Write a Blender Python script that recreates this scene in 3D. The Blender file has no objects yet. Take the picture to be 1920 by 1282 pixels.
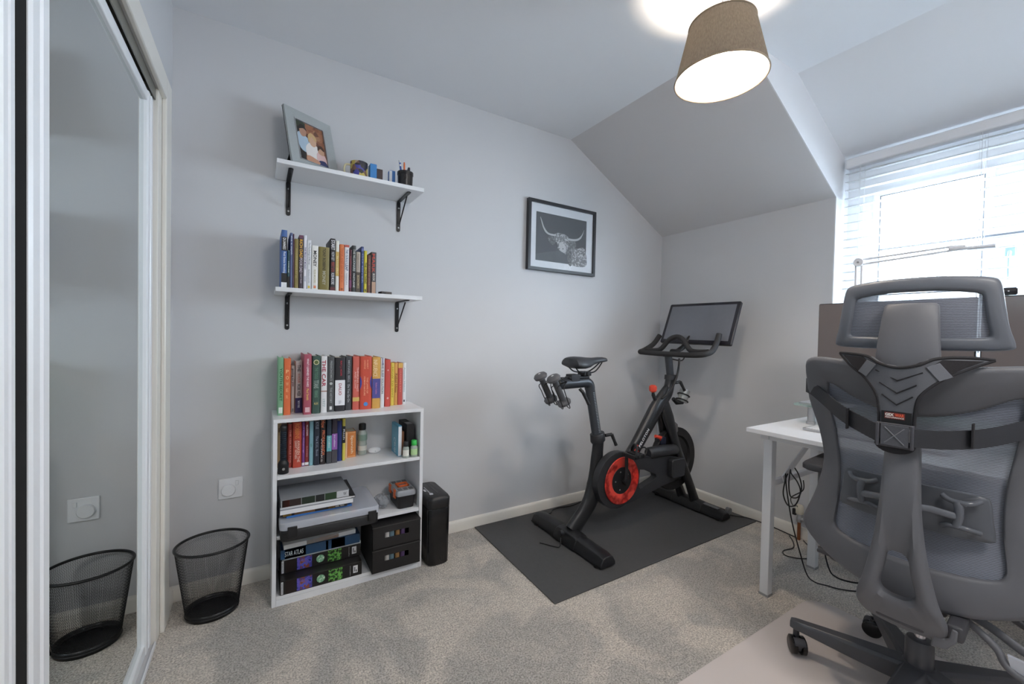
import bpy, bmesh, math, random
from mathutils import Vector, Matrix
random.seed(7)
S = bpy.context.scene
C = S.collection
PI = math.pi
def lin(h):
    if isinstance(h, str):
        h = h.lstrip('#'); c = [int(h[i:i+2], 16)/255 for i in (0, 2, 4)]
    else: c = list(h)
    return tuple((v/12.92 if v <= .04045 else ((v+.055)/1.055)**2.4) for v in c) + (1,)
# ------------------------------------------------------------------ camera
def make_camera():
    yaw, pitch, roll = math.radians(31.36), math.radians(1.03), math.radians(1.165)
    fw = Vector((math.sin(yaw)*math.cos(pitch), math.cos(yaw)*math.cos(pitch), -math.sin(pitch)))
    rt = Vector((math.cos(yaw), -math.sin(yaw), 0)); up = rt.cross(fw)
    r2 = rt*math.cos(roll)+up*math.sin(roll); u2 = -rt*math.sin(roll)+up*math.cos(roll)
    cd = bpy.data.cameras.new('camera'); co = bpy.data.objects.new('camera', cd); C.objects.link(co)
    m = Matrix.Identity(4)
    for i in range(3): m[i][0] = r2[i]; m[i][1] = u2[i]; m[i][2] = -fw[i]
    m[0][3], m[1][3], m[2][3] = 0, 0, 1.12
    co.matrix_world = m
    cd.sensor_width = 36; cd.sensor_fit = 'HORIZONTAL'; cd.lens = 777.6/1920*36; cd.clip_start = .02
    S.camera = co
make_camera()
# ------------------------------------------------------------------ world, light, exposure
S.view_settings.view_transform = 'Standard'; S.view_settings.look = 'None'
S.view_settings.gamma = 1; S.view_settings.use_curve_mapping = False
S.view_settings.exposure = 1.42
W = bpy.data.worlds.new('sky'); S.world = W; W.use_nodes = True
bgn = W.node_tree.nodes['Background']; bgn.inputs['Color'].default_value = (.71, .86, 1, 1); bgn.inputs['Strength'].default_value = 13.0
def area_light(name, loc, direction, sx, sy, power, color, portal=False):
    l = bpy.data.lights.new(name, 'AREA'); l.shape = 'RECTANGLE'; l.size = sx; l.size_y = sy; l.energy = power; l.color = color
    if portal: l.cycles.is_portal = True
    o = bpy.data.objects.new(name, l); C.objects.link(o); o.location = loc
    o.rotation_euler = Vector(direction).to_track_quat('-Z', 'Y').to_euler(); return o
area_light('window_portal', (2.95, .40, 1.58), (-1, 0, 0), 1.5, 1.3, 1, (1, 1, 1), True)
# added fill light behind the camera; the room has no fitting there
area_light('added_fill_light', (.9, -.65, 2.33), (0.05, .25, -1), .5, .5, 8, (1, .95, .90))
def point_light(name, loc, power, color, r):
    l = bpy.data.lights.new(name, 'POINT'); l.energy = power; l.color = color; l.shadow_soft_size = r
    o = bpy.data.objects.new(name, l); C.objects.link(o); o.location = loc; return o
LAMP = Vector((1.395, .90, 2.13))
point_light('lamp_bulb_light', LAMP, 48, (1, .84, .68), .035)
try:
    S.cycles.max_bounces = 10; S.cycles.diffuse_bounces = 6; S.cycles.transparent_max_bounces = 24
    S.cycles.use_denoising = True; S.cycles.sample_clamp_indirect = 6
except Exception: pass
# ------------------------------------------------------------------ materials
MATS = {}
def mat(name, col, rough=.5, metal=0, noise=.04, nscale=40, bump=0, bscale=200, alpha=1, spec=.5, coat=0):
    if name in MATS: return MATS[name]
    m = bpy.data.materials.new(name); m.use_nodes = True; nt = m.node_tree; b = nt.nodes['Principled BSDF']
    c = lin(col); MATS[name] = m
    b.inputs['Roughness'].default_value = rough; b.inputs['Metallic'].default_value = metal
    b.inputs['Specular IOR Level'].default_value = spec; b.inputs['Coat Weight'].default_value = coat
    b.inputs['Alpha'].default_value = alpha
    tc = nt.nodes.new('ShaderNodeTexCoord'); nz = nt.nodes.new('ShaderNodeTexNoise'); nz.inputs['Scale'].default_value = nscale
    nz.inputs['Detail'].default_value = 3
    nt.links.new(tc.outputs['Object'], nz.inputs['Vector'])
    mx = nt.nodes.new('ShaderNodeMix'); mx.data_type = 'RGBA'
    mx.inputs[6].default_value = tuple(v*(1-noise) for v in c[:3])+(1,); mx.inputs[7].default_value = tuple(min(1, v*(1+noise)) for v in c[:3])+(1,)
    nt.links.new(nz.outputs['Fac'], mx.inputs[0]); nt.links.new(mx.outputs[2], b.inputs['Base Color'])
    if bump:
        n2 = nt.nodes.new('ShaderNodeTexNoise'); n2.inputs['Scale'].default_value = bscale; n2.inputs['Detail'].default_value = 4
        nt.links.new(tc.outputs['Object'], n2.inputs['Vector'])
        bp = nt.nodes.new('ShaderNodeBump'); bp.inputs['Strength'].default_value = bump; bp.inputs['Distance'].default_value = .003
        nt.links.new(n2.outputs['Fac'], bp.inputs['Height']); nt.links.new(bp.outputs['Normal'], b.inputs['Normal'])
    return m
def node_mat(name):
    m = bpy.data.materials.new(name); m.use_nodes = True; MATS[name] = m
    nt = m.node_tree; return m, nt, nt.nodes['Principled BSDF'], nt.nodes['Material Output']
def col(h, rough=.45): return mat('colour_'+h.strip('#')+('' if rough == .45 else str(rough)), h, rough, noise=.03)
wallm = mat('wall_paint', '#cdcdcf', .75, noise=.015, nscale=3, bump=.05, bscale=120, spec=.25)
slopem = mat('slope_paint', '#d6d4d5', .8, noise=.015, nscale=3, bump=.05, bscale=120, spec=.2)
ceilm = mat('ceiling_paint', '#e6e7ea', .85, noise=.01, nscale=3, bump=.05, bscale=120, spec=.2)
trimm = mat('white_gloss_trim', '#e6e2da', .3, noise=.01)
whitem = mat('white_laminate', '#e4e5e8', .3, noise=.01)
whitemetal = mat('white_metal', '#e2e3e6', .35, noise=.01)
upvc = mat('white_upvc', '#f0f2f5', .3, noise=.01)
blackm = mat('black_plastic', '#17171a', .45, noise=.1)
blackg = mat('black_gloss', '#101013', .2, noise=.1)
blackmetal = mat('black_metal', '#1c1c1e', .35, .3)
rubber = mat('black_rubber', '#2c2c2e', .7, noise=.15)
chairp = mat('grey_chair_plastic', '#66676c', .5, noise=.06, nscale=6, bump=.1, bscale=900)
chaird = mat('dark_chair_plastic', '#434348', .45, noise=.06)
chrome = mat('chrome', '#c8c8cc', .15, 1)
silver = mat('brushed_silver', '#b9babd', .35, .8)
paper = mat('book_paper', '#d8d1c2', .8, noise=.08, nscale=300)
bikem = mat('matt_black_frame', '#1d1e21', .36, noise=.1, nscale=8)
bikeg = mat('bike_graphite', '#2a2b2f', .45, noise=.1)
def carpet_mat():
    m, nt, b, out = node_mat('carpet')
    tc = nt.nodes.new('ShaderNodeTexCoord')
    n1 = nt.nodes.new('ShaderNodeTexNoise'); n1.inputs['Scale'].default_value = 3.2; n1.inputs['Detail'].default_value = 5; n1.inputs['Distortion'].default_value = .8
    n2 = nt.nodes.new('ShaderNodeTexNoise'); n2.inputs['Scale'].default_value = 170; n2.inputs['Detail'].default_value = 3
    n3 = nt.nodes.new('ShaderNodeTexNoise'); n3.inputs['Scale'].default_value = 45; n3.inputs['Detail'].default_value = 4
    for n in (n1, n2, n3): nt.links.new(tc.outputs['Object'], n.inputs['Vector'])
    r1 = nt.nodes.new('ShaderNodeValToRGB'); r1.color_ramp.elements[0].position = .42; r1.color_ramp.elements[1].position = .56
    r1.color_ramp.elements[0].color = lin('#b5b1ab'); r1.color_ramp.elements[1].color = lin('#cfc7bd')
    nt.links.new(n1.outputs['Fac'], r1.inputs[0])
    r2 = nt.nodes.new('ShaderNodeValToRGB'); r2.color_ramp.elements[0].position = .35; r2.color_ramp.elements[1].position = .62
    r2.color_ramp.elements[0].color = (.62, .62, .62, 1); r2.color_ramp.elements[1].color = (1.2, 1.2, 1.2, 1)
    nt.links.new(n2.outputs['Fac'], r2.inputs[0])
    r3 = nt.nodes.new('ShaderNodeValToRGB'); r3.color_ramp.elements[0].position = .3; r3.color_ramp.elements[1].position = .7
    r3.color_ramp.elements[0].color = (.9, .9, .9, 1); r3.color_ramp.elements[1].color = (1.1, 1.1, 1.1, 1)
    nt.links.new(n3.outputs['Fac'], r3.inputs[0])
    mx = nt.nodes.new('ShaderNodeMix'); mx.data_type = 'RGBA'; mx.blend_type = 'MULTIPLY'; mx.inputs[0].default_value = 1
    nt.links.new(r1.outputs[0], mx.inputs[6]); nt.links.new(r2.outputs[0], mx.inputs[7])
    m2 = nt.nodes.new('ShaderNodeMix'); m2.data_type = 'RGBA'; m2.blend_type = 'MULTIPLY'; m2.inputs[0].default_value = 1
    nt.links.new(mx.outputs[2], m2.inputs[6]); nt.links.new(r3.outputs[0], m2.inputs[7])
    nt.links.new(m2.outputs[2], b.inputs['Base Color']); b.inputs['Roughness'].default_value = .95; b.inputs['Specular IOR Level'].default_value = .1
    bp = nt.nodes.new('ShaderNodeBump'); bp.inputs['Strength'].default_value = .8; bp.inputs['Distance'].default_value = .008
    nt.links.new(n2.outputs['Fac'], bp.inputs['Height']); nt.links.new(bp.outputs['Normal'], b.inputs['Normal'])
    return m
carpetm = carpet_mat()
def mirror_mat():
    m, nt, b, out = node_mat('mirror_glass')
    b.inputs['Metallic'].default_value = 1; b.inputs['Roughness'].default_value = .0; b.inputs['Base Color'].default_value = (.70, .745, .735, 1)
    return m
mirrorm = mirror_mat()
def see_mat(name, color, opacity, rough=.1, gloss=.1):
    """thin pane: a fixed share of light passes straight through"""
    m, nt, b, out = node_mat(name)
    b.inputs['Base Color'].default_value = lin(color); b.inputs['Roughness'].default_value = rough
    tr = nt.nodes.new('ShaderNodeBsdfTransparent'); mx = nt.nodes.new('ShaderNodeMixShader'); mx.inputs[0].default_value = opacity
    nt.links.new(tr.outputs[0], mx.inputs[1]); nt.links.new(b.outputs[0], mx.inputs[2]); nt.links.new(mx.outputs[0], out.inputs['Surface'])
    return m
glassm = see_mat('window_glass', '#f4f8fa', .06, .02)
deskglass = see_mat('riser_glass', '#9fc4b8', .35, .03)
clearpl = see_mat('clear_plastic', '#d8dce6', .55, .25)
floormatm = see_mat('clear_floor_mat', '#efe6e2', .62, .3)
labelclear = see_mat('bottle_plastic', '#c9d4cc', .6, .15)
def mesh_fabric(name, c0, c1, opacity_lo, opacity_hi, scale):
    m, nt, b, out = node_mat(name)
    tc = nt.nodes.new('ShaderNodeTexCoord')
    wv = nt.nodes.new('ShaderNodeTexWave'); wv.wave_type = 'BANDS'; wv.bands_direction = 'Z'; wv.inputs['Scale'].default_value = scale; wv.inputs['Distortion'].default_value = 1.2
    wv.inputs['Detail'].default_value = 1; wv.inputs['Detail Scale'].default_value = 3
    nt.links.new(tc.outputs['Object'], wv.inputs['Vector'])
    mr = nt.nodes.new('ShaderNodeMapRange'); mr.inputs[3].default_value = opacity_lo; mr.inputs[4].default_value = opacity_hi
    nt.links.new(wv.outputs['Fac'], mr.inputs[0])
    mc = nt.nodes.new('ShaderNodeMix'); mc.data_type = 'RGBA'; mc.inputs[6].default_value = lin(c0); mc.inputs[7].default_value = lin(c1)
    nt.links.new(wv.outputs['Fac'], mc.inputs[0]); nt.links.new(mc.outputs[2], b.inputs['Base Color']); b.inputs['Roughness'].default_value = .7
    tr = nt.nodes.new('ShaderNodeBsdfTransparent'); mx = nt.nodes.new('ShaderNodeMixShader')
    nt.links.new(mr.outputs[0], mx.inputs[0]); nt.links.new(tr.outputs[0], mx.inputs[1]); nt.links.new(b.outputs[0], mx.inputs[2]); nt.links.new(mx.outputs[0], out.inputs['Surface'])
    return m
chairmesh = mesh_fabric('chair_mesh_fabric', '#5c5f68', '#9298a6', .96, .86, 75)
def shade_mat(name, c, trans, rough=.9):
    m, nt, b, out = node_mat(name)
    d = nt.nodes.new('ShaderNodeBsdfDiffuse'); t = nt.nodes.new('ShaderNodeBsdfTranslucent'); mx = nt.nodes.new('ShaderNodeMixShader'); mx.inputs[0].default_value = trans
    tc = nt.nodes.new('ShaderNodeTexCoord'); nz = nt.nodes.new('ShaderNodeTexNoise'); nz.inputs['Scale'].default_value = 260
    mp = nt.nodes.new('ShaderNodeMapping'); mp.inputs['Scale'].default_value = (1, 1, .25)
    nt.links.new(tc.outputs['Object'], mp.inputs[0]); nt.links.new(mp.outputs[0], nz.inputs['Vector'])
    mc = nt.nodes.new('ShaderNodeMix'); mc.data_type = 'RGBA'; cc = lin(c)
    mc.inputs[6].default_value = tuple(v*.65 for v in cc[:3])+(1,); mc.inputs[7].default_value = tuple(min(1, v*1.3) for v in cc[:3])+(1,)
    nt.links.new(nz.outputs['Fac'], mc.inputs[0])
    for s in (d, t): nt.links.new(mc.outputs[2], s.inputs['Color'])
    nt.links.new(d.outputs[0], mx.inputs[1]); nt.links.new(t.outputs[0], mx.inputs[2]); nt.links.new(mx.outputs[0], out.inputs['Surface'])
    return m
shadem = shade_mat('linen_shade', '#6e675f', .26)
shadein = shade_mat('shade_lining', '#f2eee6', .45)
slatm = shade_mat('blind_slat', '#f6f8fa', .4)
def emit(name, c, s):
    m, nt, b, out = node_mat(name); b.inputs['Base Color'].default_value = lin(c); b.inputs['Emission Color'].default_value = lin(c); b.inputs['Emission Strength'].default_value = s
    return m
# ------------------------------------------------------------------ mesh helpers
class B:
    def __init__(s): s.bm = bmesh.new()
    def box(s, x0, x1, y0, y1, z0, z1, M=None):
        vs = [s.bm.verts.new((x, y, z)) for x in (x0, x1) for y in (y0, y1) for z in (z0, z1)]
        for f in ((0, 1, 3, 2), (4, 6, 7, 5), (0, 4, 5, 1), (2, 3, 7, 6), (0, 2, 6, 4), (1, 5, 7, 3)): s.bm.faces.new([vs[i] for i in f])
        if M is not None: bmesh.ops.transform(s.bm, matrix=M, verts=vs)
        return s
    def cbox(s, c, d, R=None):
        M = Matrix.Translation(c)
        if R is not None: M = M @ (R.to_4x4() if hasattr(R, 'to_4x4') else R)
        return s.box(-d[0]/2, d[0]/2, -d[1]/2, d[1]/2, -d[2]/2, d[2]/2, M)
    def rings(s, rs, closed=False, cap=True):
        """skin a list of rings (lists of points, all the same length)"""
        V = [[s.bm.verts.new(p) for p in r] for r in rs]; n = len(V[0]); m = len(V)
        for i in range(m if closed else m-1):
            a, b = V[i], V[(i+1) % m]
            for j in range(n):
                try: s.bm.faces.new((a[j], a[(j+1) % n], b[(j+1) % n], b[j]))
                except ValueError: pass
        if cap and not closed:
            s.bm.faces.new(V[0][::-1]); s.bm.faces.new(V[-1])
        return s
    def tube(s, pts, r, n=10, closed=False, flat=1, cap=True, upv=None):
        pts = [Vector(p) for p in pts]; m = len(pts); rs = []
        rr = r if isinstance(r, (list, tuple)) else [r]*m
        fl = flat if isinstance(flat, (list, tuple)) else [flat]*m
        prev = None
        for i in range(m):
            if closed: t = pts[(i+1) % m]-pts[i-1]
            else: t = pts[min(i+1, m-1)]-pts[max(i-1, 0)]
            t.normalize()
            if upv is not None: u = Vector(upv)-t*Vector(upv).dot(t)
            elif prev is None:
                u = Vector((0, 0, 1)) if abs(t.z) < .9 else Vector((0, 1, 0)); u = u-t*u.dot(t)
            else: u = prev-t*prev.dot(t)
            u.normalize(); prev = u; v = t.cross(u)
            rs.append([pts[i]+u*math.cos(2*PI*k/n)*rr[i]+v*math.sin(2*PI*k/n)*rr[i]*fl[i] for k in range(n)])
        return s.rings(rs, closed, cap)
    def cyl(s, a, b, r0, r1=None, n=20): return s.tube([a, b], [r0, r0 if r1 is None else r1], n)
    def lathe(s, prof, c=(0, 0, 0), axis='z', n=32, cap=True, sx=1, sy=1):
        rs = []
        for r, h in prof:
            ring = []
            for k in range(n):
                a = 2*PI*k/n; p = (r*sx*math.cos(a), r*sy*math.sin(a), h)
                if axis == 'x': p = (p[2], p[0], p[1])
                elif axis == 'y': p = (p[1], p[2], p[0])
                ring.append(Vector(p)+Vector(c))
            rs.append(ring)
        return s.rings(rs, False, cap)
    def prism(s, poly, a, b, plane='xz', f=None):
        """extrude a 2D outline between a and b along the missing axis"""
        def P(u, v, w):
            if plane == 'xz': return Vector((u, w, v))
            if plane == 'xy': return Vector((u, v, w))
            return Vector((w, u, v))
        return s.rings([[P(u, v, a) for u, v in poly], [P(u, v, b) for u, v in poly]])
    def quad(s, *p):
        s.bm.faces.new([s.bm.verts.new(q) for q in p]); return s
    def ell(s, c, r, nu=20, nv=12, R=None):
        vs = len(s.bm.verts); rs = []
        for i in range(nv+1):
            t = PI*i/nv; t = max(.02, min(PI-.02, t))
            ring = []
            for k in range(nu):
                a = 2*PI*k/nu; p = Vector((r[0]*math.sin(t)*math.cos(a), r[1]*math.sin(t)*math.sin(a), r[2]*math.cos(t)))
                if R is not None: p = R @ p
                ring.append(p+Vector(c))
            rs.append(ring)
        return s.rings(rs)
INV = {}
def build(name, b, m, parent=None, world=False, bevel=0, smooth=True, sub=0, solid=0, segs=2, origin=None, ang=40, soloff=0):
    bm = b.bm
    bmesh.ops.recalc_face_normals(bm, faces=bm.faces)
    if world and parent is not None:
        r = parent
        while r.parent is not None: r = r.parent
        bmesh.ops.transform(bm, matrix=INV[r.name], verts=bm.verts)
    if origin is not None: bmesh.ops.transform(bm, matrix=Matrix.Translation(-Vector(origin)), verts=bm.verts)
    me = bpy.data.meshes.new(name); bm.to_mesh(me); bm.free()
    if smooth:
        me.polygons.foreach_set('use_smooth', [True]*len(me.polygons))
        if not sub:
            try: me.set_sharp_from_angle(angle=math.radians(ang))
            except Exception: pass
    o = bpy.data.objects.new(name, me); C.objects.link(o)
    for mm in (m if isinstance(m, (list, tuple)) else [m]): me.materials.append(mm)
    if parent is not None: o.parent = parent
    if origin is not None: o.location = origin
    if solid:
        k = o.modifiers.new('solid', 'SOLIDIFY'); k.thickness = solid; k.offset = soloff
    if bevel:
        k = o.modifiers.new('bevel', 'BEVEL'); k.width = bevel; k.segments = segs; k.limit_method = 'ANGLE'; k.angle_limit = math.radians(35)
    if sub:
        k = o.modifiers.new('sub', 'SUBSURF'); k.levels = sub; k.render_levels = sub
    return o
def tag(o, label, cat, group=None):
    o['label'] = label; o['category'] = cat
    if group: o['group'] = group
    return o
def thing(name, label, cat, loc=(0, 0, 0), rz=0, group=None):
    o = bpy.data.objects.new(name, None); C.objects.link(o); o.empty_display_size = .05
    o.location = loc; o.rotation_euler = (0, 0, rz); tag(o, label, cat, group)
    INV[o.name] = (Matrix.Translation(loc) @ Matrix.Rotation(rz, 4, 'Z')).inverted()
    return o
def struct(name, b, m, **k):
    o = build(name, b, m, **k); o['kind'] = 'structure'; return o
TXT = {}
def text_part(name, s, c, w, h, d, u, m, parent, world=True, fit=True, spacing=1.0, bold=.0):
    """lettering: string s centred at c, reading along d, letter tops towards u, w long and h high"""
    key = (s, bold, spacing)
    if key not in TXT:
        cu = bpy.data.curves.new('lettering', 'FONT'); cu.body = s; cu.size = 1; cu.offset = bold; cu.space_character = spacing; cu.resolution_u = 3
        to = bpy.data.objects.new('lettering_tmp', cu); C.objects.link(to)
        dg = bpy.context.evaluated_depsgraph_get(); me = bpy.data.meshes.new_from_object(to.evaluated_get(dg))
        TXT[key] = ([v.co.copy() for v in me.vertices], [tuple(p.vertices) for p in me.polygons])
        bpy.data.objects.remove(to); bpy.data.curves.remove(cu); bpy.data.meshes.remove(me)
    vs, fs = TXT[key]
    x0, x1 = min(v.x for v in vs), max(v.x for v in vs); y0, y1 = min(v.y for v in vs), max(v.y for v in vs)
    d = Vector(d).normalized(); u = Vector(u).normalized(); sx = w/(x1-x0); sy = h/(y1-y0)
    b = B(); V = [b.bm.verts.new(Vector(c)+d*((v.x-(x0+x1)/2)*sx)+u*((v.y-(y0+y1)/2)*sy)) for v in vs]
    for f in fs:
        try: b.bm.faces.new([V[i] for i in f])
        except ValueError: pass
    bm = b.bm
    if world and parent is not None:
        r = parent
        while r.parent is not None: r = r.parent
        bmesh.ops.transform(bm, matrix=INV[r.name], verts=bm.verts)
    me = bpy.data.meshes.new(name); bm.to_mesh(me); bm.free(); me.materials.append(m)
    o = bpy.data.objects.new(name, me); C.objects.link(o); o.parent = parent; return o
def arc(cx, cy, r, a0, a1, n): return [(cx+r*math.cos(math.radians(a0+(a1-a0)*i/n)), cy+r*math.sin(math.radians(a0+(a1-a0)*i/n))) for i in range(n+1)]
def rrect(x0, x1, y0, y1, r, n=5):
    return arc(x1-r, y1-r, r, 0, 90, n)+arc(x0+r, y1-r, r, 90, 180, n)+arc(x0+r, y0+r, r, 180, 270, n)+arc(x1-r, y0+r, r, 270, 360, n)
def smooth_poly(pts, n=60, closed=True):
    """Catmull-Rom through points, resampled"""
    P = [Vector(p) for p in pts]; m = len(P); out = []; segs = m if closed else m-1; per = max(2, n//segs)
    for i in range(segs):
        if closed: a, b, c, d = P[i-1], P[i], P[(i+1) % m], P[(i+2) % m]
        else: a, b, c, d = P[max(i-1, 0)], P[i], P[i+1], P[min(i+2, m-1)]
        for k in range(per):
            t = k/per
            out.append(.5*((2*b)+(c-a)*t+(2*a-5*b+4*c-d)*t*t+(3*b-a-3*c+d)*t**3))
    if not closed: out.append(P[-1])
    return out
# ------------------------------------------------------------------ the room
L, D, R, ZC, ZE, XS, YC, XD, ZH = -.305, 2.147, 2.644, 2.399, 1.894, 1.727, 1.017, 2.195, 2.138
YD, YF, XW = -.25, -1.0, 2.79           # other cheek of the dormer, wall behind the camera, window plane
struct('floor', B().box(-1.0, 2.85, YF-.1, D+.1, -.1, 0), carpetm, smooth=False)
struct('wall_back', B().box(-1.0, 2.85, D, D+.1, -.1, 2.55), wallm, smooth=False)
b = B(); b.box(R, 2.95, YC+.005, D, 0, ZE+.05); b.box(R, 2.95, YD, YC+.005, 0, .96); b.box(R, 2.95, YF, YD-.005, 0, ZE+.05)
struct('wall_right', b, wallm, smooth=False)
b = B(); b.box(L-.1, L, 1.905, D, 0, ZC); b.box(L-.02, L, YF, 1.905, 1.94, ZC); b.box(L-.1, L, YF, -.35, 0, ZC)
struct('wall_left', b, wallm, smooth=False)
struct('wall_front', B().box(-1.0, 2.95, YF-.1, YF, -.1, 2.55), wallm, smooth=False)
b = B(); b.box(-1.0, XS, YF, D, ZC, 2.55); b.box(XS, XD, YD, YC+.005, ZC, 2.55)
struct('ceiling', b, ceilm, smooth=False)
sl = (ZE-ZC)/(R-XS)
for i, (y0, y1) in enumerate(((YC+.005, D), (YF, YD-.005))):
    struct('ceiling_slope', B().prism([(XS, ZC), (2.95, ZC+sl*(2.95-XS)), (2.95, 2.55), (XS, 2.55)], y0, y1), slopem, smooth=False)
sd = (ZH-ZC)/(2.70-XD)
struct('ceiling_dormer', B().prism([(XD, ZC), (2.95, ZC+sd*(2.95-XD)), (2.95, 2.55), (XD, 2.55)], YD, YC+.005), ceilm, smooth=False)
ck = [(XS, ZC), (XD, ZC), (2.95, ZC+sd*(2.95-XD)), (2.95, .96), (R, .96), (R, ZE)]
struct('wall_dormer_cheek', B().prism(ck, YC, YC+.005), ceilm, smooth=False)
struct('wall_dormer_cheek', B().prism(ck, YD-.005, YD), ceilm, smooth=False)
# wardrobe recess behind the sliding doors
b = B(); b.box(-1.0, -.98, YF, D, 0, ZC); b.box(-1.0, L-.1, YF, -.35, 0, ZC); b.box(-1.0, L-.1, 1.96, D, 0, ZC); b.box(-1.0, L-.03, -.35, 1.96, 2.1, ZC)
struct('wall_wardrobe', b, mat('wardrobe_interior', '#26221f', .8), smooth=False)
# baseboards with a rounded top
def board(name, p0, p1, nrm, h=.062, t=.014):
    p0, p1, nrm = Vector(p0), Vector(p1), Vector(nrm)
    prof = [(0, 0), (t, 0), (t, h-.014), (t*.75, h-.006), (t*.35, h), (0, h)]
    b = B(); b.rings([[p+nrm*a+Vector((0, 0, z)) for a, z in prof] for p in (p0, p1)])
    return struct(name, b, trimm, ang=50)
board('baseboard_back', (L, D, 0), (R, D, 0), (0, -1, 0))
board('baseboard_right', (R, D, 0), (R, YF, 0), (-1, 0, 0))
board('baseboard_left', (L, 2.03, 0), (L, D, 0), (1, 0, 0))
board('baseboard_front', (R, YF, 0), (L, YF, 0), (0, 1, 0))
# architrave round the wardrobe opening, its jamb and the floor track
b = B(); b.box(L, L+.016, 1.935, 2.03, 0, 2.02); b.box(L, L+.016, -.4, 1.935, 1.936, 2.02)
struct('trim_1', b, trimm, bevel=.004)
b = B(); b.box(-.43, L+.002, 1.875, 1.935, 0, 2.0); b.box(-.43, L-.004, -.4, 1.875, 1.955, 2.0)
struct('trim_2', b, trimm, bevel=.002)
b = B()
for x in (-.43, -.392, -.352, -.314): b.box(x, x+.004, -.35, 1.875, 1.90, 1.957)
b.box(-.43, -.31, -.35, 1.875, 1.953, 1.957)
struct('trim_3', b, mat('track_metal', '#8b8a82', .4, .5), bevel=.001)
b = B(); b.box(-.40, -.302, -.35, 1.875, 0, .006)
for x in (-.372, -.340, -.308): b.box(x, x+.006, -.35, 1.875, .006, .014)
struct('trim_4', b, whitemetal, bevel=.001)
def sliding_door(name, y0, y1, xf, st, z0=.018, z1=1.895):
    d = bpy.data.objects.new(name, None); C.objects.link(d); d.location = (xf, y0, 0); d['kind'] = 'structure'
    INV[d.name] = Matrix.Translation((-xf, -y0, 0))
    for a, c, nm in ((y0, y0+st, 'stile'), (y1-st, y1, 'stile')):
        b = B(); s = 1 if a == y0 else -1
        k = [(xf-.03, a), (xf, a), (xf+.004, a+(c-a)*.08), (xf+.004, a+(c-a)*.42), (xf+.001, a+(c-a)*.46), (xf+.001, a+(c-a)*.54), (xf+.005, a+(c-a)*.58), (xf+.005, a+(c-a)*.9), (xf, c), (xf-.03, c)]
        b.prism(k, z0, z1, 'xy'); build(nm, b, upvc, d, world=True, ang=20)
    for zz, nm in (((z0, z0+.035), 'rail'), ((z1-.035, z1), 'rail')):
        build(nm, B().box(xf-.03, xf+.002, y0+st, y1-st, *zz), upvc, d, world=True, bevel=.003)
    build('mirror', B().box(xf-.014, xf-.008, y0+st-.004, y1-st+.004, z0+.03, z1-.03), mirrorm, d, world=True, smooth=False)
sliding_door('door_1', .982, 1.868, -.320, .070)
sliding_door('door_2', .02, .935, -.322, .036)
struct('trim_5', B().box(-.345, -.3215, .9365, .9812, .018, 1.895), mat('gap_shade_black', '#060606', .95), smooth=False)  # black strip added in the door gap, its colour standing in for shade
# window in the dormer
wn = bpy.data.objects.new('window_1', None); C.objects.link(wn); wn.location = (XW, .4, .96); wn['kind'] = 'structure'; INV[wn.name] = Matrix.Translation((-XW, -.4, -.96))
wz0, wz1 = .98, ZC+sd*(XW-XD)+.01
b = B()
for y0, y1 in ((YD, YD+.07), (.385, .475), (.90, YC)): b.box(XW, XW+.06, y0, y1, wz0, wz1)
for y0, y1 in ((YD+.07, .385), (.475, .90)): b.box(XW, XW+.06, y0, y1, wz0, wz0+.07); b.box(XW, XW+.06, y0, y1, 1.915, wz1)
build('window_frame', b, upvc, wn, world=True)
b = B()
for y0, y1 in ((.475, .90), (YD+.07, .385)):
    for a, c in ((y0, y0+.028), (y1-.028, y1)): b.box(XW-.012, XW+.045, a, c, wz0+.07, 1.915)
    for a, c in ((wz0+.07, wz0+.10), (1.885, 1.915)): b.box(XW-.012, XW+.045, y0+.028, y1-.028, a, c)
build('sash', b, upvc, wn, world=True)
b = B()
for y0, y1 in ((.503, .872), (YD+.098, .357)):
    for a, c in ((y0, y0+.004), (y1-.004, y1)): b.box(XW-.014, XW-.008, a, c, 1.08, 1.885)
    b.box(XW-.014, XW-.008, y0+.004, y1-.004, 1.881, 1.885); b.box(XW-.014, XW-.008, y0+.004, y1-.004, 1.08, 1.084)
b.box(XW-.016, XW-.012, YD+.03, .872, 1.599, 1.607)
build('gasket', b, mat('gasket', '#6d7075', .7), wn, world=True)
b = B(); b.box(XW+.01, XW+.014, .49, .885, 1.07, 1.9); b.box(XW+.01, XW+.014, YD+.08, .37, 1.07, 1.9)
build('pane', b, glassm, wn, world=True, smooth=False)
b = B(); b.box(XW-.03, XW-.012, .405, .435, 1.50, 1.545); b.tube([(XW-.032, .42, 1.52), (XW-.045, .42, 1.50), (XW-.045, .42, 1.40)], [.011, .010, .008], 10, flat=.6)
build('window_handle', b, mat('handle_blue_grey', '#9db4d0', .4), wn, world=True, bevel=.002)
struct('window_sill', B().box(R-.03, XW+.02, YD, YC, .96, .985), trimm, bevel=.006)
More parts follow.
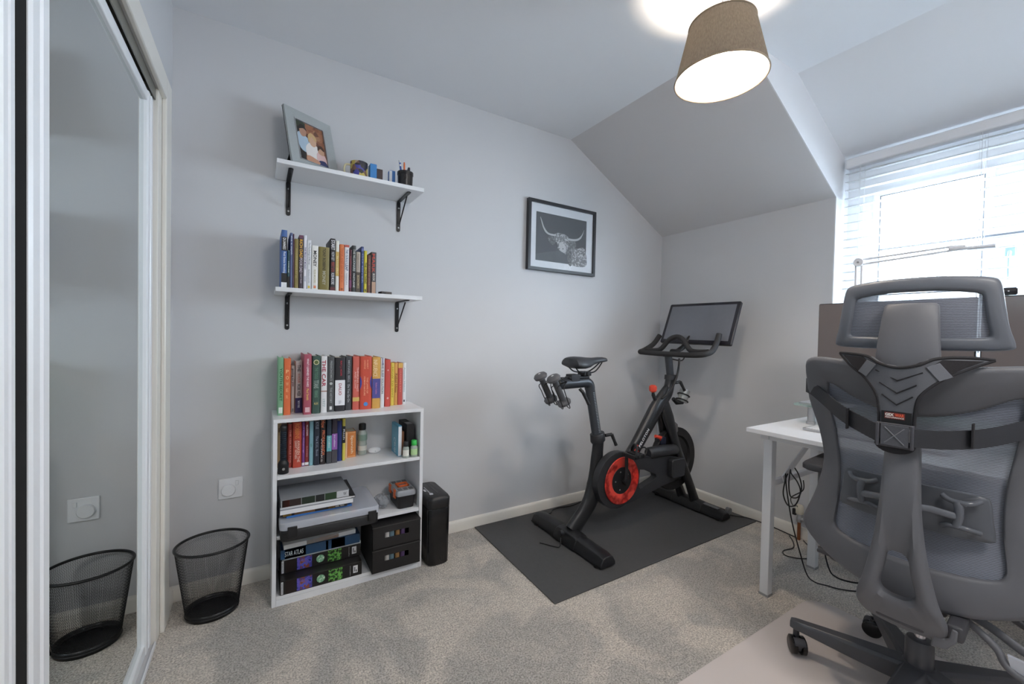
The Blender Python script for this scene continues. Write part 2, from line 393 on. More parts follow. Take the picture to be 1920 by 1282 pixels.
# things fixed to the walls ---------------------------------------------------
def blind():
    t = thing('venetian_blind', 'white wooden venetian blind lowered over the dormer window', 'blind', (2.715, .39, 2.05))
    y0, y1 = YD+.02, YC-.015
    build('headrail', B().box(2.685, 2.735, y0, y1, 2.045, 2.098), whitem, t, world=True, bevel=.012, segs=3)
    b = B(); z = 2.02; a = math.radians(5)
    while z > 1.04:
        pr = []
        for k in range(5):
            u = -.024+.048*k/4; h = .0035*(1-(u/.024)**2)
            pr.append((u*math.cos(a)-h*math.sin(a), u*math.sin(a)+h*math.cos(a)))
        low = [(p[0], p[1]-.0025) for p in pr[::-1]]
        b.rings([[(2.712+p[0], y, z+p[1]) for p in pr+low] for y in (y0+.006, y1-.006)]); z -= .044
    build('slats', b, slatm, t, world=True, ang=50)
    build('bottom_rail', B().box(2.69, 2.734, y0+.006, y1-.006, 1.005, 1.025), whitem, t, world=True, bevel=.004)
    for y in (.93, .50, -.12):
        b = B()
        for x in (2.687, 2.737): b.tube([(x, y, 2.045), (x, y, 1.02)], .0012, 6)
        for y2 in (y-.012, y+.012): b.tube([(2.712, y2, 2.045), (2.712, y2, 1.02)], .0009, 6)
        build('ladder_cord', b, whitem, t, world=True)
blind()
def socket_plate(x, z):
    t = thing('wall_socket', 'white single wall socket with round safety cover above the mesh waste bin', 'socket', (x, D-.005, z))
    build('plate', B().box(x-.044, x+.044, D-.009, D, z-.044, z+.044), whitem, t, world=True, bevel=.003)
    build('round_cover', B().lathe([(.0255, D-.006), (.0255, D-.017), (.0235, D-.0195)], (x-.008, 0, z-.006), 'y', 32), whitem, t, world=True)
    build('switch', B().box(x+.017, x+.028, D-.014, D-.008, z+.012, z+.031), whitem, t, world=True, bevel=.0015)
socket_plate(-.10, .434)
def pendant():
    c = LAMP
    t = thing('pendant_lamp', 'tapered grey-brown linen drum shade lamp hanging from the ceiling', 'lamp', (c.x, c.y, ZC))
    zt, zb, rt_, rb = 2.235, 2.045, .108, .152
    build('lamp_shade', B().lathe([(rb, zb), (rt_, zt)], (c.x, c.y, 0), 'z', 72, cap=False), shadem, t, world=True)
    build('shade_lining', B().lathe([(rb-.0025, zb+.001), (rt_-.0025, zt-.001)], (c.x, c.y, 0), 'z', 72, cap=False), shadein, t, world=True)
    for r, z in ((rb, zb), (rt_, zt)): build('shade_trim', B().tube([(c.x+r*math.cos(a*PI/36), c.y+r*math.sin(a*PI/36), z) for a in range(72)], .0026, 8, closed=True), mat('shade_trim_tape', '#8a7a68', .8), t, world=True)
    b = B()
    for k in range(3):
        a = 2*PI*k/3+.4; b.tube([(c.x+.02*math.cos(a), c.y+.02*math.sin(a), zt-.025), (c.x+rt_*math.cos(a), c.y+rt_*math.sin(a), zt-.002)], .0022, 6)
    b.tube([(c.x+.021*math.cos(a*PI/12), c.y+.021*math.sin(a*PI/12), zt-.025) for a in range(24)], .0025, 6, closed=True)
    build('shade_ring', b, whitemetal, t, world=True)
    build('lamp_holder', B().lathe([(.006, zt+.03), (.017, zt+.02), (.019, zt-.02), (.019, zt-.045), (.013, zt-.05)], (c.x, c.y, 0)), whitem, t, world=True)
    build('cord', B().tube([(c.x, c.y, zt+.02), (c.x, c.y, ZC-.02)], .0033, 8), whitem, t, world=True)
    build('ceiling_rose', B().lathe([(.008, ZC-.03), (.035, ZC-.022), (.048, ZC-.004), (.048, ZC-.0005)], (c.x, c.y, 0)), whitem, t, world=True)
    bo = build('bulb', B().lathe([(.012, 2.185), (.014, 2.170), (.027, 2.145), (.031, 2.125), (.027, 2.103), (.014, 2.092), (.003, 2.090)], (c.x, c.y, 0)), emit('bulb_glow', '#fff0d8', 14), t, world=True)
    bo.visible_shadow = True
    return bo
pendant()
# ------------------------------------------------------------------ wall shelves
def wall_shelf(z, label, x0=.054, x1=.667, yf=1.93):
    t = thing('wall_shelf', label, 'shelf', (x0, D, z), 0, 'white wall shelves')
    build('shelf_board', B().box(x0, x1, yf, D-.001, z, z+.018), whitem, t, world=True, bevel=.0012)
    for xb in (.107, .607):
        b = B(); yb = D-.003
        w = .0095
        # wall plate and shelf arm with rounded ends, and the diagonal strut
        b.rings([[Vector((p[0], y, p[1])) for p in [(xb+u, v) for u, v in rrect(-w, w, z-.155, z, .009)]] for y in (D-.0005, D-.004)])
        b.rings([[Vector((p[0], p[1], zz)) for p in [(xb+u, v) for u, v in rrect(-w, w, D-.185, D-.003, .009)]] for zz in (z-.0005, z-.004)])
        b.cbox((xb, D-.080, z-.066), (.006, .003, .165), Matrix.Rotation(math.radians(48), 3, 'X'))
        b.cbox((xb, D-.082, z-.064), (.003, .008, .160), Matrix.Rotation(math.radians(48), 3, 'X'))
        br = build('bracket', b, blackmetal, t, world=True, bevel=.0008)
        for zz in (z-.035, z-.135): build('screw', B().lathe([(.0001, D-.0075), (.003, D-.007), (.0045, D-.004)], (xb, 0, zz), 'y', 12), silver, br, world=True)
    return t
Z1, Z2 = 1.792, 1.276
wall_shelf(Z1, 'upper white wall shelf on black brackets holding the photo frame')
wall_shelf(Z2, 'lower white wall shelf on black brackets holding a row of books')
# ------------------------------------------------------------------ books
FN = (0, -1, 0); RT = (1, 0, 0); DN = (0, 0, -1)
def soften(c, k=.86):
    v = [int(c[i:i+2], 16) for i in (0, 2, 4)]; g = sum(v)/3
    return ''.join('%02x' % max(0, min(255, round(g+(x-g)*k))) for x in v)
def book(x0, x1, z, h, yf, dep, c, label, texts=(), bands=(), group='books on the lower wall shelf', lean=0, soft=True):
    """texts: (string, top, bottom, colour, height share, x share[, upright]) with top/bottom as shares of the height from the foot"""
    w = x1-x0-.0008; xm = (x0+x1)/2; dep = min(dep, 2.128-yf) if z < .7 else dep
    t = thing('book', label, 'book', (xm, yf, z), lean, group)
    ct = .0014 if soft else .0026; m = col(soften(c))
    ins = .0 if soft else .003
    b = B(); hw = w/2
    nspine = 6
    out = [(-hw, dep)]+[(-hw, .004)]+[(-hw+.0+hw*(1-math.cos(PI*k/nspine)), .003-.003*math.sin(PI*k/nspine)) for k in range(1, nspine)]+[(hw, .004), (hw, dep), (hw-ct, dep), (hw-ct, .0055), (-hw+ct, .0055), (-hw+ct, dep)]
    b.rings([[Vector((p[0], p[1], zz)) for p in out] for zz in (0, h)])
    build('cover', b, m, t, ang=35)
    build('pages', B().box(-hw+ct, hw-ct, .0055, dep-.004-ins, .001+ins, h-.002-ins), paper, t, smooth=False)
    for i, bd in enumerate(bands):
        a, bb, cc = bd[:3]; sh = bd[3] if len(bd) > 3 else .98
        build('spine_band', B().box(-hw*sh, hw*sh, -.0006, .002, h*a, h*bb), col(soften(cc)), t, smooth=False)
    for s, top, bot, cc, hs, xs, *up in texts:
        if up: text_part('lettering', s, ((xs-.5)*w, -.0011, h*(top+bot)/2), w*hs, h*(top-bot), RT, (0, 0, 1), col(cc), t, world=False, bold=.02)
        else: text_part('lettering', s, ((xs-.5)*w, -.0011, h*(top+bot)/2), h*(top-bot), w*hs, DN, RT, col(cc), t, world=False, bold=.015)
    return t
ZB = Z2+.018; Y = 1.945
WS = [
 (.074, .095, .235, '3f68ad', .19, 'tall blue paperback with black title panel at the end of the lower wall shelf', [('Real Estate Investing', .62, .25, 'dfe8f5', .5, .5), ('DUMMIES', .86, .66, 'e8e8e8', .5, .5)], [(.64, .88, '15171c'), (.09, .25, '15171c'), (.0, .09, 'e9e9ec')]),
 (.096, .105, .154, '1d4a52', .12, 'short dark teal book beside the tall blue paperback', [('HOUSE', .7, .4, 'c8d8d0', .5, .5)], [(.0, .3, '111217')]),
 (.105, .1155, .227, '55608f', .15, 'slim slate blue book with pale lettering on the lower wall shelf', [('the e myth', .95, .6, 'dcdfee', .6, .5)], []),
 (.116, .121, .224, '6d3f55', .15, 'very thin maroon book on the lower wall shelf', [], []),
 (.1213, .1375, .205, '8c7a3c', .14, 'narrow olive gold book beside the purple and yellow lettered one', [('millionaire', .8, .2, 'b8a566', .4, .5)], []),
 (.138, .154, .222, '43303f', .15, 'dark purple book with large yellow title on the lower wall shelf', [('RICH DAD', .92, .58, 'f0b632', .75, .5), ('POOR DAD', .57, .30, 'c9bcc6', .7, .5), ('Robert T. Kiyosaki', .28, .1, 'cfc6cc', .4, .5)], [(.94, 1, '6d3a5a')]),
 (.155, .168, .224, 'e4e2ea', .15, 'white book with small purple capitals on its spine', [('THE PRICE OF MONEY', .78, .36, '4d3470', .5, .5), ('2020', .24, .14, '8f8da3', .5, .5)], []),
 (.168, .185, .206, 'dedfe4', .14, 'pale grey book with a small yellow mark at its foot', [('The Psychology of Money', .95, .5, '8a8f98', .5, .5), ('MORGAN HOUSEL', .4, .12, '9a9ea8', .3, .5)], [(.02, .07, 'e0c23e', .5)]),
 (.186, .212, .186, 'ebe8e2', .13, 'thick cream book titled MONEY in black capitals', [('MONEY', .88, .52, '26262a', .5, .5), ('ROB MOORE', .45, .15, 'c9c3a0', .3, .5)], [(.03, .09, 'e8875a', .35)]),
 (.213, .256, .184, '857737', .13, 'thickest olive green book with black and white capitals', [('TONY ROBBINS', .97, .46, '2b2716', .28, .5), ('MONEY', .44, .12, 'b9b5a0', .3, .5)], []),
 (.259, .2795, .225, '2c2a2e', .15, 'tall black book with white and red lettering beside the thick olive one', [('START', .97, .78, 'e6e6ea', .75, .5), ('NOW GET', .74, .58, 'c8c8cc', .6, .5), ('PERFECT LATER', .55, .36, 'a83f36', .6, .5), ('ROB MOORE', .34, .12, 'dcdce0', .6, .5)], [(.0, .07, '6d3034')]),
 (.280, .295, .218, 'e9e6da', .14, 'white book with a yellow ochre middle on the lower wall shelf', [('The Science of Rich', .7, .35, 'e9dfb4', .4, .5)], [(.3, .78, 'd2a951')]),
 (.297, .3155, .205, 'ec7d42', .14, 'bright orange paperback on the lower wall shelf', [('THINK AND GROW RICH', .92, .2, 'c35f2b', .5, .5)], [(.02, .07, 'b2501f', .5)]),
 (.316, .336, .205, 'e7e3e4', .14, 'white paperback with a red top edge and blue capitals', [('THE 1% RULE', .9, .62, '4a6f90', .5, .5), ('LEAP', .6, .45, '3d5876', .6, .5), ('VISION', .4, .15, '9aa3ad', .3, .5)], [(.95, 1, 'bd4a3e')]),
 (.337, .3475, .186, '5e2230', .14, 'narrow wine red book beside the charcoal one', [('millionaire', .85, .3, 'a5555c', .5, .5)], [(.1, .28, '7c3a66')]),
 (.348, .365, .206, '37393a', .14, 'charcoal book with grey capitals on the lower wall shelf', [('THE MILLIONAIRE', .92, .45, 'b9bdbb', .6, .5), ('FASTLANE', .4, .1, 'd5d8d6', .4, .5)], []),
 (.365, .384, .180, 'b8ab9c', .12, 'beige book with a dark brown lower half beside the navy one', [('Freakonomics', .95, .55, '8b7d6e', .4, .5), ('ECONOMICS', .42, .1, 'c9b68a', .45, .5)], [(.0, .5, '4e4237')]),
 (.386, .3985, .206, '33437c', .14, 'narrow navy book on the lower wall shelf', [('GO GIVER', .85, .2, '8d9ac4', .5, .5)], [(.9, .96, '5b6bb0', .8)]),
 (.399, .4125, .189, 'e0cf2e', .13, 'bright yellow paperback with black capitals', [('THE ONE THING', .72, .22, '2c2a16', .7, .5)], [(.03, .09, '4b4a2a', .5)]),
 (.413, .4295, .172, '6f4334', .13, 'chestnut brown book near the end of the lower wall shelf row', [('THE ART OF WAR', .9, .2, '9e7160', .4, .5)], []),
 (.430, .454, .187, '4a4548', .14, 'last book of the lower wall shelf row, grey with a red top', [('MARK', .96, .5, 'c3483c', .55, .4), ('BOOK', .48, .3, 'd9d3cc', .4, .5)], [(.0, .28, 'c39a80', .7)]),
]
for x0, x1, h, c, dep, lb, tx, bd in WS: book(x0, x1, ZB, h, Y, dep, c, lb, tx, bd)
ZT = .76; G = 'books on top of the bookcase'
TR = [
 (.068, .0885, .244, 1.985, '7cb58a', .14, 'green and white book at the end of the row on the bookcase top', [('YOUTH SECRET', .82, .25, '1f5a36', .5, .55)], [(.04, .14, 'dfeadf', .7)]),
 (.089, .116, .240, 1.985, 'ea6a35', .14, 'bright orange book with pale stacked capitals', [('P', .80, .74, 'f2c08a', .4, .5, 1), ('O', .69, .63, 'f2c08a', .4, .5, 1), ('W', .58, .52, 'f2b080', .4, .5, 1), ('E', .47, .41, 'f2a878', .35, .5, 1), ('R', .35, .29, 'f2a070', .35, .5, 1)], []),
 (.1195, .1345, .205, 2.035, 'cfccc8', .10, 'short light grey book in the row on the bookcase top', [('getting to', .94, .68, '3a3f4c', .6, .4), ('yes', .66, .56, '6a3350', .6, .4)], [(.02, .09, '8a8a8c', .5)]),
 (.135, .1625, .225, 2.02, 'c9c2be', .12, 'stone coloured book with black capitals and a deep purple foot', [('THE', .93, .80, '2a2630', .45, .5), ('4-HOUR', .76, .58, 'c27d70', .4, .5), ('WORK WEEK', .56, .32, '2a2630', .5, .5), ('TIMOTHY FERRISS', .24, .1, 'd8d4e4', .3, .5)], [(.0, .29, '2c1a58')]),
 (.163, .193, .258, 1.962, 'b44f63', .17, 'tallest book of the bookcase top, dusty crimson with white capitals', [('WHAT I LEARNED THE HARD', .93, .46, 'f0e4e8', .28, .5), ('Paul Smith', .43, .24, 'e6c36a', .3, .5)], [(.04, .12, 'e4b7c0', .6)]),
 (.196, .228, .250, 1.972, '3c5a50', .16, 'dark green book with a pale round emblem at its head', [('THE TOOLS', .80, .60, '5f8a70', .4, .5), ('TITANS', .58, .44, 'a8b8b0', .6, .5), ('FERRISS', .40, .28, '6f9a84', .4, .5), ('4-H', .2, .15, 'c8b978', .5, .5, 1)], []),
 (.232, .258, .248, 1.985, 'e6e5e6', .15, 'white book with THE CAR in large crimson capitals', [('THE CAR', .93, .46, 'a8203f', .62, .45), ('1977', .24, .1, 'a9bcbc', .4, .5)], [(.37, .385, 'a8705c', .98)]),
 (.259, .288, .247, 1.985, '505254', .15, 'grey book with a small pale disc halfway up its spine', [('FREAKONOMICS', .92, .56, 'a7abac', .3, .5), ('THE HISTORY', .44, .16, 'a7abac', .3, .5)], [(.04, .10, 'dcdcdc', .35)]),
 (.290, .333, .241, 1.985, '2b2a30', .16, 'black book with a white lower half lettered in red', [('RAY J. HOPE', .94, .66, 'c23345', .22, .55), ('DALIO', .52, .30, 'a8414e', .28, .5), ('life', .2, .14, 'b9b9c0', .3, .5)], [(.11, .58, 'ececf0')]),
 (.3355, .363, .245, 1.995, '43464c', .15, 'slate grey hardback with pale capitals beside the coral book', [('MICHAEL BELL', .93, .52, 'a6a9ae', .3, .5), ('Do You Go On', .48, .15, 'b9bcc0', .35, .5)], []),
 (.366, .396, .245, 1.99, 'dd6152', .15, 'coral red book with a yellow band near its foot', [('THINKING FAST', .80, .34, 'f2c6bc', .28, .7), ('AND SLOW', .72, .4, 'f2c6bc', .22, .35)], [(.16, .235, 'e0b95c')]),
 (.397, .449, .246, 1.985, 'd94c33', .16, 'widest red book with a small blue disc at its foot', [('ROBERT', .93, .76, 'f0a07e', .14, .62), ('GREENE', .93, .76, 'f0a07e', .14, .38), ('THE LAWS OF', .60, .30, 'f0b090', .14, .62), ('HUMAN NATURE', .62, .26, 'f0b090', .14, .38)], []),
 (.452, .490, .241, 1.99, 'e0a748', .15, 'amber book with a violet blue middle band', [('INFLUENCE', .95, .62, 'f4ddb0', .5, .35), ('Robert Cialdini', .5, .28, 'cf8cc0', .2, .5)], [(.2, .58, '4f4c9c')]),
 (.492, .512, .236, 2.0, 'dcdfe4', .14, 'white book with dark spaced capitals beside the amber one', [('THE SLEEP SOLUTION', .9, .28, '6d7480', .5, .5)], [(.86, 1, '5d5aa0', .2)]),
 (.518, .5445, .227, 2.015, 'd5493e', .14, 'plain red book with two small white dots', [('o', .79, .76, 'f4dcd8', .2, .5, 1), ('o', .2, .16, 'f4dcd8', .3, .5, 1)], []),
 (.550, .5685, .209, 2.035, 'e6cf4a', .12, 'lemon yellow book on the bookcase top', [('HOW TO WIN', .9, .2, 'a8962c', .4, .5)], []),
 (.569, .587, .208, 2.04, 'e0a04c', .12, 'light orange book on the bookcase top', [('Rebel Ideas', .75, .3, '8a5a26', .6, .5)], []),
 (.5875, .611, .208, 2.04, 'cf5248', .12, 'red book with a yellow top near the end of the bookcase top row', [('LEADERS EAT', .84, .3, 'e88d80', .3, .5)], [(.88, 1, 'e3b050')]),
 (.613, .631, .207, 2.048, 'e6e8ea', .09, 'slim white book closing the row on the bookcase top', [('Atomic Habits', .9, .3, '9ab4bc', .4, .5)], [(.06, .11, '4b4f5c', .4)]),
]
for x0, x1, h, yf, c, dep, lb, tx, bd in TR:
    dep = min(dep, D-.012-yf)
    t = book(x0, x1, ZT, h, yf, dep, c, lb, tx, bd, group=G, soft=False)
    if 'round emblem' in lb:
        build('emblem', B().lathe([(.011, -.001), (.011, .002)], (0, 0, 0), 'y', 24), col('d8d2a4'), t).location = (0, 0, h*.89)
        build('emblem', B().lathe([(.008, -.0016), (.008, .002)], (0, 0, 0), 'y', 24), col('5a6a3c'), t).location = (0, 0, h*.89)
    if 'blue disc' in lb: build('emblem', B().lathe([(.0095, -.001), (.0095, .002)], (0, 0, 0), 'y', 24), col('4a86c8'), t).location = (0, 0, h*.1)
    if 'pale disc' in lb: build('emblem', B().lathe([(.006, -.001), (.006, .002)], (0, 0, 0), 'y', 24), col('b8bcbc'), t).location = (0, 0, h*.51)
    if 'blue disc' in lb:
        b = B()
        for s in (-1, 1):
            b.prism([(s*.0255+(-s)*.007*math.sin(PI*k/10), h*(.38+.25*k/10)) for k in range(11)], -.0008, .002)
        build('spine_band', b, col('3448a8'), t)
ZM = .5304; G = 'books inside the bookcase'
SR = [
 (.109, .1245, .186, 2.0, 'c1453f', .12, 'narrow red book beside the black torch', [('THE 10X RULE FOR', .88, .1, 'e8a79c', .45, .5)], []),
 (.125, .1595, .195, 1.986, 'cf4630', .14, 'thick red book with stacked pale capitals inside the bookcase', [('AWAKEN THE', .6, .12, 'f2cfc0', .3, .65), ('GIANT WITHIN', .6, .2, 'f2cfc0', .26, .35), ('ROBBINS', .97, .64, 'e88a4a', .5, .5)], []),
 (.161, .173, .193, 1.994, '7a3d8e', .13, 'narrow purple book inside the bookcase', [('The Chimp', .9, .3, 'c8a0d4', .4, .5)], [(.02, .08, 'e4dce8')]),
 (.1735, .189, .192, 1.995, '93282c', .13, 'dark red book with white foot band beside the purple one', [('MILLIONAIRE', .93, .68, 'e6c8c8', .45, .5), ('SUCCESS', .45, .2, 'd89a98', .3, .5)], [(.02, .08, 'ececec')]),
 (.1895, .207, .193, 1.99, '84bccb', .13, 'pale sky blue book inside the bookcase', [('calm', .5, .42, '5a8f80', .5, .5)], []),
 (.2075, .231, .195, 1.983, '232a3c', .13, 'midnight blue book with grey capitals inside the bookcase', [('KYLE', .97, .82, '9aa3b4', .5, .5), ('The K.I.L. Book', .66, .2, '8b93a3', .4, .5)], []),
 (.2315, .254, .198, 1.983, '2a1f22', .13, 'black book with orange lettering inside the bookcase', [('How', .98, .82, 'e0794c', .7, .5), ('PROPAGANDA', .76, .2, 'd8754e', .55, .6), ('WORKS', .6, .06, 'b8b0b0', .3, .3)], []),
 (.258, .279, .195, 1.983, '27384a', .13, 'dark blue book with a cyan band inside the bookcase', [('2nd edition', .62, .36, 'e2f2f4', .3, .5)], [(.28, .64, '64b6bd'), (0, .27, '46484e')]),
 (.2795, .303, .198, 1.984, '3a3242', .13, 'dark plum book with a violet band inside the bookcase', [('3rd edition', .64, .36, 'e8dcf0', .3, .5)], [(.3, .66, '9a5cb8'), (0, .28, '46444c')]),
 (.3035, .325, .183, 2.0, '1f2f78', .13, 'plain royal blue book inside the bookcase', [], []),
 (.3265, .3395, .191, 2.001, 'e0cf4c', .13, 'yellow book with a black middle inside the bookcase', [('Rich', .75, .5, 'd8d8dc', .6, .5)], [(.42, .82, '181820')]),
 (.3405, .3525, .124, 2.021, 'e9bc94', .10, 'small peach book beside the orange phrase book', [], []),
 (.354, .393, .121, 2.036, 'e8873c', .08, 'small orange language phrase book inside the bookcase', [('Spanish', .85, .15, 'f4dfc4', .36, .5)], [(.95, .97, 'f4c08a', .9), (.03, .05, 'f4c08a', .9)]),
]
for x0, x1, h, yf, c, dep, lb, tx, bd in SR: book(x0, x1, ZM, h, yf, dep, c, lb, tx, bd, group=G)
book(.0665, .0845, ZM, .19, 2.02, .11, 'b39768', 'tan book standing behind the black torch against the bookcase side', [('i', .9, .8, '5a4a36', .3, .5, 1)], [], group=G)
# ------------------------------------------------------------------ bookcase
def bookcase():
    x0, x1, y0, y1 = .05, .672, 1.898, 2.131
    t = thing('bookcase', 'low white bookcase standing against the wall under the two shelves', 'bookcase', (x0, y1, 0))
    for a in (x0, x1-.015): build('side_panel', B().box(a, a+.015, y0, y1, 0, .745), whitem, t, world=True, bevel=.001)
    build('top_panel', B().box(x0, x1, y0, y1, .745, .76), whitem, t, world=True, bevel=.001)
    for z in (.53, .286): build('shelf', B().box(x0+.0155, x1-.0155, y0+.002, y1-.004, z-.015, z), whitem, t, world=True, bevel=.001)
    build('base_shelf', B().box(x0+.0155, x1-.0155, y0+.002, y1-.004, .026, .04), whitem, t, world=True, bevel=.001)
    build('plinth', B().box(x0+.0155, x1-.0155, y0+.001, y0+.012, .0, .0255), whitem, t, world=True)
    build('back_panel', B().box(x0+.002, x1-.002, y1, y1+.003, .02, .755), whitem, t, world=True)
bookcase()
# ------------------------------------------------------------------ things on the upper wall shelf
def pattern_mat(name, cols, scale, rough=.4, kind='VORONOI'):
    m, nt, b, out = node_mat(name)
    tc = nt.nodes.new('ShaderNodeTexCoord')
    if kind == 'VORONOI': tx = nt.nodes.new('ShaderNodeTexVoronoi'); tx.inputs['Scale'].default_value = scale; src = tx.outputs['Color']
    else: tx = nt.nodes.new('ShaderNodeTexNoise'); tx.inputs['Scale'].default_value = scale; tx.inputs['Detail'].default_value = 3; src = tx.outputs['Fac']
    nt.links.new(tc.outputs['Object'], tx.inputs['Vector'])
    r = nt.nodes.new('ShaderNodeValToRGB'); r.color_ramp.interpolation = 'CONSTANT' if kind == 'VORONOI' else 'LINEAR'
    n = len(cols)
    lo, hi = (0, 1) if kind == 'VORONOI' else (.33, .67)
    r.color_ramp.elements[0].color = lin(cols[0]); r.color_ramp.elements[0].position = lo
    r.color_ramp.elements[1].color = lin(cols[-1]); r.color_ramp.elements[1].position = lo+(hi-lo)*(n-1)/n
    for i in range(1, n-1):
        e = r.color_ramp.elements.new(lo+(hi-lo)*i/n); e.color = lin(cols[i])
    nt.links.new(src, r.inputs[0]); nt.links.new(r.outputs[0], b.inputs['Base Color']); b.inputs['Roughness'].default_value = rough
    return m
ZU = Z1+.018
def photo_frame():
    t = thing('photo_frame', 'silver glitter photo frame with a family portrait leaning back on the upper shelf', 'photo frame', (.108, 1.975, ZU), math.radians(27))
    w, h = .22, .277; th = math.radians(15.5)
    M = Matrix.Rotation(-th, 4, 'X')     # leans back
    def P(u, v, d=0): return M @ Vector((u, -d, v))
    def slab(name, poly, d0, d1, m, par, **k):
        b = B(); b.rings([[P(u, v, d0) for u, v in poly], [P(u, v, d1) for u, v in poly]]); return build(name, b, m, par, **k)
    g = mat('silver_glitter', '#adb2b2', .4, .1, noise=.35, nscale=900, bump=.5, bscale=1500)
    b = B()
    o = [(0, 0), (w, 0), (w, h), (0, h)]; q = .045; i = [(q, q), (w-q, q), (w-q, h-q), (q, h-q)]
    for k in range(4):
        k2 = (k+1) % 4
        b.rings([[P(*o[k], 0), P(*o[k], .012), P(*i[k], .009), P(*i[k], 0)], [P(*o[k2], 0), P(*o[k2], .012), P(*i[k2], .009), P(*i[k2], 0)]], cap=False)
    build('frame_border', b, g, t, bevel=.001)
    b = B(); e = .004; o2 = [(q-e, q-e), (w-q+e, q-e), (w-q+e, h-q+e), (q-e, h-q+e)]
    for k in range(4):
        k2 = (k+1) % 4
        b.rings([[P(*o2[k], .008), P(*o2[k], .0115), P(*i[k], .0105), P(*i[k], .006)], [P(*o2[k2], .008), P(*o2[k2], .0115), P(*i[k2], .0105), P(*i[k2], .006)]], cap=False)
    build('frame_lip', b, silver, t)
    slab('back_board', o, -.003, 0, blackm, t)
    slab('easel_leg', [(w/2-.035, .0), (w/2+.035, .0), (w/2+.02, .15), (w/2-.02, .15)], -.004, -.006, blackm, t)
    b = B(); b.rings([[P(.04, .15, -.004), P(.09, .15, -.004), P(.09, .15, -.008), P(.04, .15, -.008)], [Vector((.02, .085, .001)), Vector((.09, .085, .001)), Vector((.09, .089, .001)), Vector((.02, .089, .001))]])
    build('easel_leg', b, blackm, t)
    pr = slab('photo_print', [(q, q), (w-q, q), (w-q, h-q), (q, h-q)], .001, .004, pattern_mat('photo_brick', ['6f4a3a', '9c6a50', '8a5a44', 'a57a5c'], 60), t)
    pw, ph = w-2*q, h-2*q
    def shape(name, pts, c, d, n=24):
        pts = [(q+pw*x, q+ph*y) for x, y in pts]
        if n: pts = [(p.x, p.y) for p in smooth_poly([(x, y, 0) for x, y in pts], n)]
        slab(name, pts, .004, d, col(c), pr, smooth=False)
    shape('photo_area', [(0, .0), (.0, 1), (.3, 1), (.34, .55), (.2, 0)], '2e2a28', .0043, 0)
    shape('photo_area', [(0, .84), (0, .99), (.36, .99), (.34, .86)], '3c4436', .0044, 0)
    shape('photo_area', [(.06, .30), (.02, .62), (.12, .72), (.34, .64), (.5, .52), (.5, .34), (.3, .22)], 'a9bccc', .0046)
    shape('photo_area', [(.12, .70), (.14, .86), (.27, .90), (.36, .80), (.32, .66), (.2, .62)], 'b58a74', .0048)
    shape('photo_area', [(.11, .80), (.16, .92), (.30, .92), (.38, .80), (.27, .84)], '2c2624', .005)
    shape('photo_area', [(.28, .10), (.26, .36), (.44, .52), (.66, .50), (.78, .36), (.84, .1), (.6, .0), (.4, .0)], 'e2dcd8', .0052)
    shape('photo_area', [(.44, .50), (.43, .68), (.55, .74), (.68, .66), (.66, .50), (.55, .44)], 'cda58a', .0054)
    shape('photo_area', [(.40, .52), (.40, .70), (.54, .80), (.70, .70), (.66, .60), (.54, .70), (.46, .62)], 'c9a878', .0056)
    shape('photo_area', [(.66, .04), (.64, .28), (.76, .36), (.94, .30), (.98, .04)], 'd9b5b0', .0058)
    shape('photo_area', [(.72, .32), (.72, .46), (.84, .50), (.93, .42), (.90, .30)], 'c69c80', .006)
    shape('photo_area', [(.70, .38), (.72, .50), (.86, .54), (.96, .44), (.90, .42), (.80, .46)], '4a3328', .0062)
    shape('photo_area', [(.66, .0), (.70, .12), (.92, .14), (.99, .0)], '3a3f66', .0064)
    shape('photo_area', [(.24, .02), (.30, .16), (.6, .12), (.72, .06), (.6, .0)], 'c9977c', .0066)
photo_frame()
def mug():
    t = thing('mug', 'multicoloured patterned mug on the upper shelf beside the photo frame', 'mug', (.388, 2.03, ZU))
    build('body', B().lathe([(.034, 0), (.037, .003), (.0385, .088), (.0365, .088), (.035, .006), (.001, .005)], n=40, cap=True), pattern_mat('mug_painting', ['1d1c30', '4b4a9a', 'c9b45c', '7a5a4a', '2c2a2e', 'b8a890'], 55), t)
    build('handle', B().tube(smooth_poly([(-.037, 0, .073), (-.058, .0, .070), (-.064, 0, .045), (-.055, 0, .020), (-.037, 0, .016)], 24, False), .0045, 10), col('d8cfa8'), t)
mug()
def card_box(name, label, cat, x0, x1, y0, y1, z, h, c, extra=None, rz=0):
    t = thing(name, label, cat, ((x0+x1)/2, (y0+y1)/2, z), rz); hw, hd = (x1-x0)/2, (y1-y0)/2
    build('carton', B().box(-hw, hw, -hd, hd, 0, h), col(c), t, bevel=.001)
    build('lid_flap', B().box(-hw+.001, hw-.001, -hd+.001, hd-.001, h, h+.0008), col(c), t)
    if extra: extra(t, hw, hd, h)
    return t
def ex_blue(t, hw, hd, h):
    build('label_panel', B().box(-hw*.3, hw*.1, -hd-.0006, -hd, .012, .02), col('e8eef4'), t)
card_box('small_box', 'small bright blue carton beside the patterned mug on the upper shelf', 'box', .434, .464, 2.01, 2.05, ZU, .092, '2f7fc0', ex_blue)
card_box('small_box', 'small dark brown carton beside the bright blue carton on the upper shelf', 'box', .466, .494, 2.02, 2.05, ZU, .078, '3b2a2a')
def ex_bw(t, hw, hd, h): build('label_panel', B().box(-hw*1.0-.0005, -hw*.1, -hd-.0006, -hd, .0, h*.98), col('e9edf2'), t)
card_box('small_box', 'narrow blue and white carton behind the black pen pot on the upper shelf', 'box', .528, .556, 2.03, 2.06, ZU, .088, '2a6fb8', ex_bw)
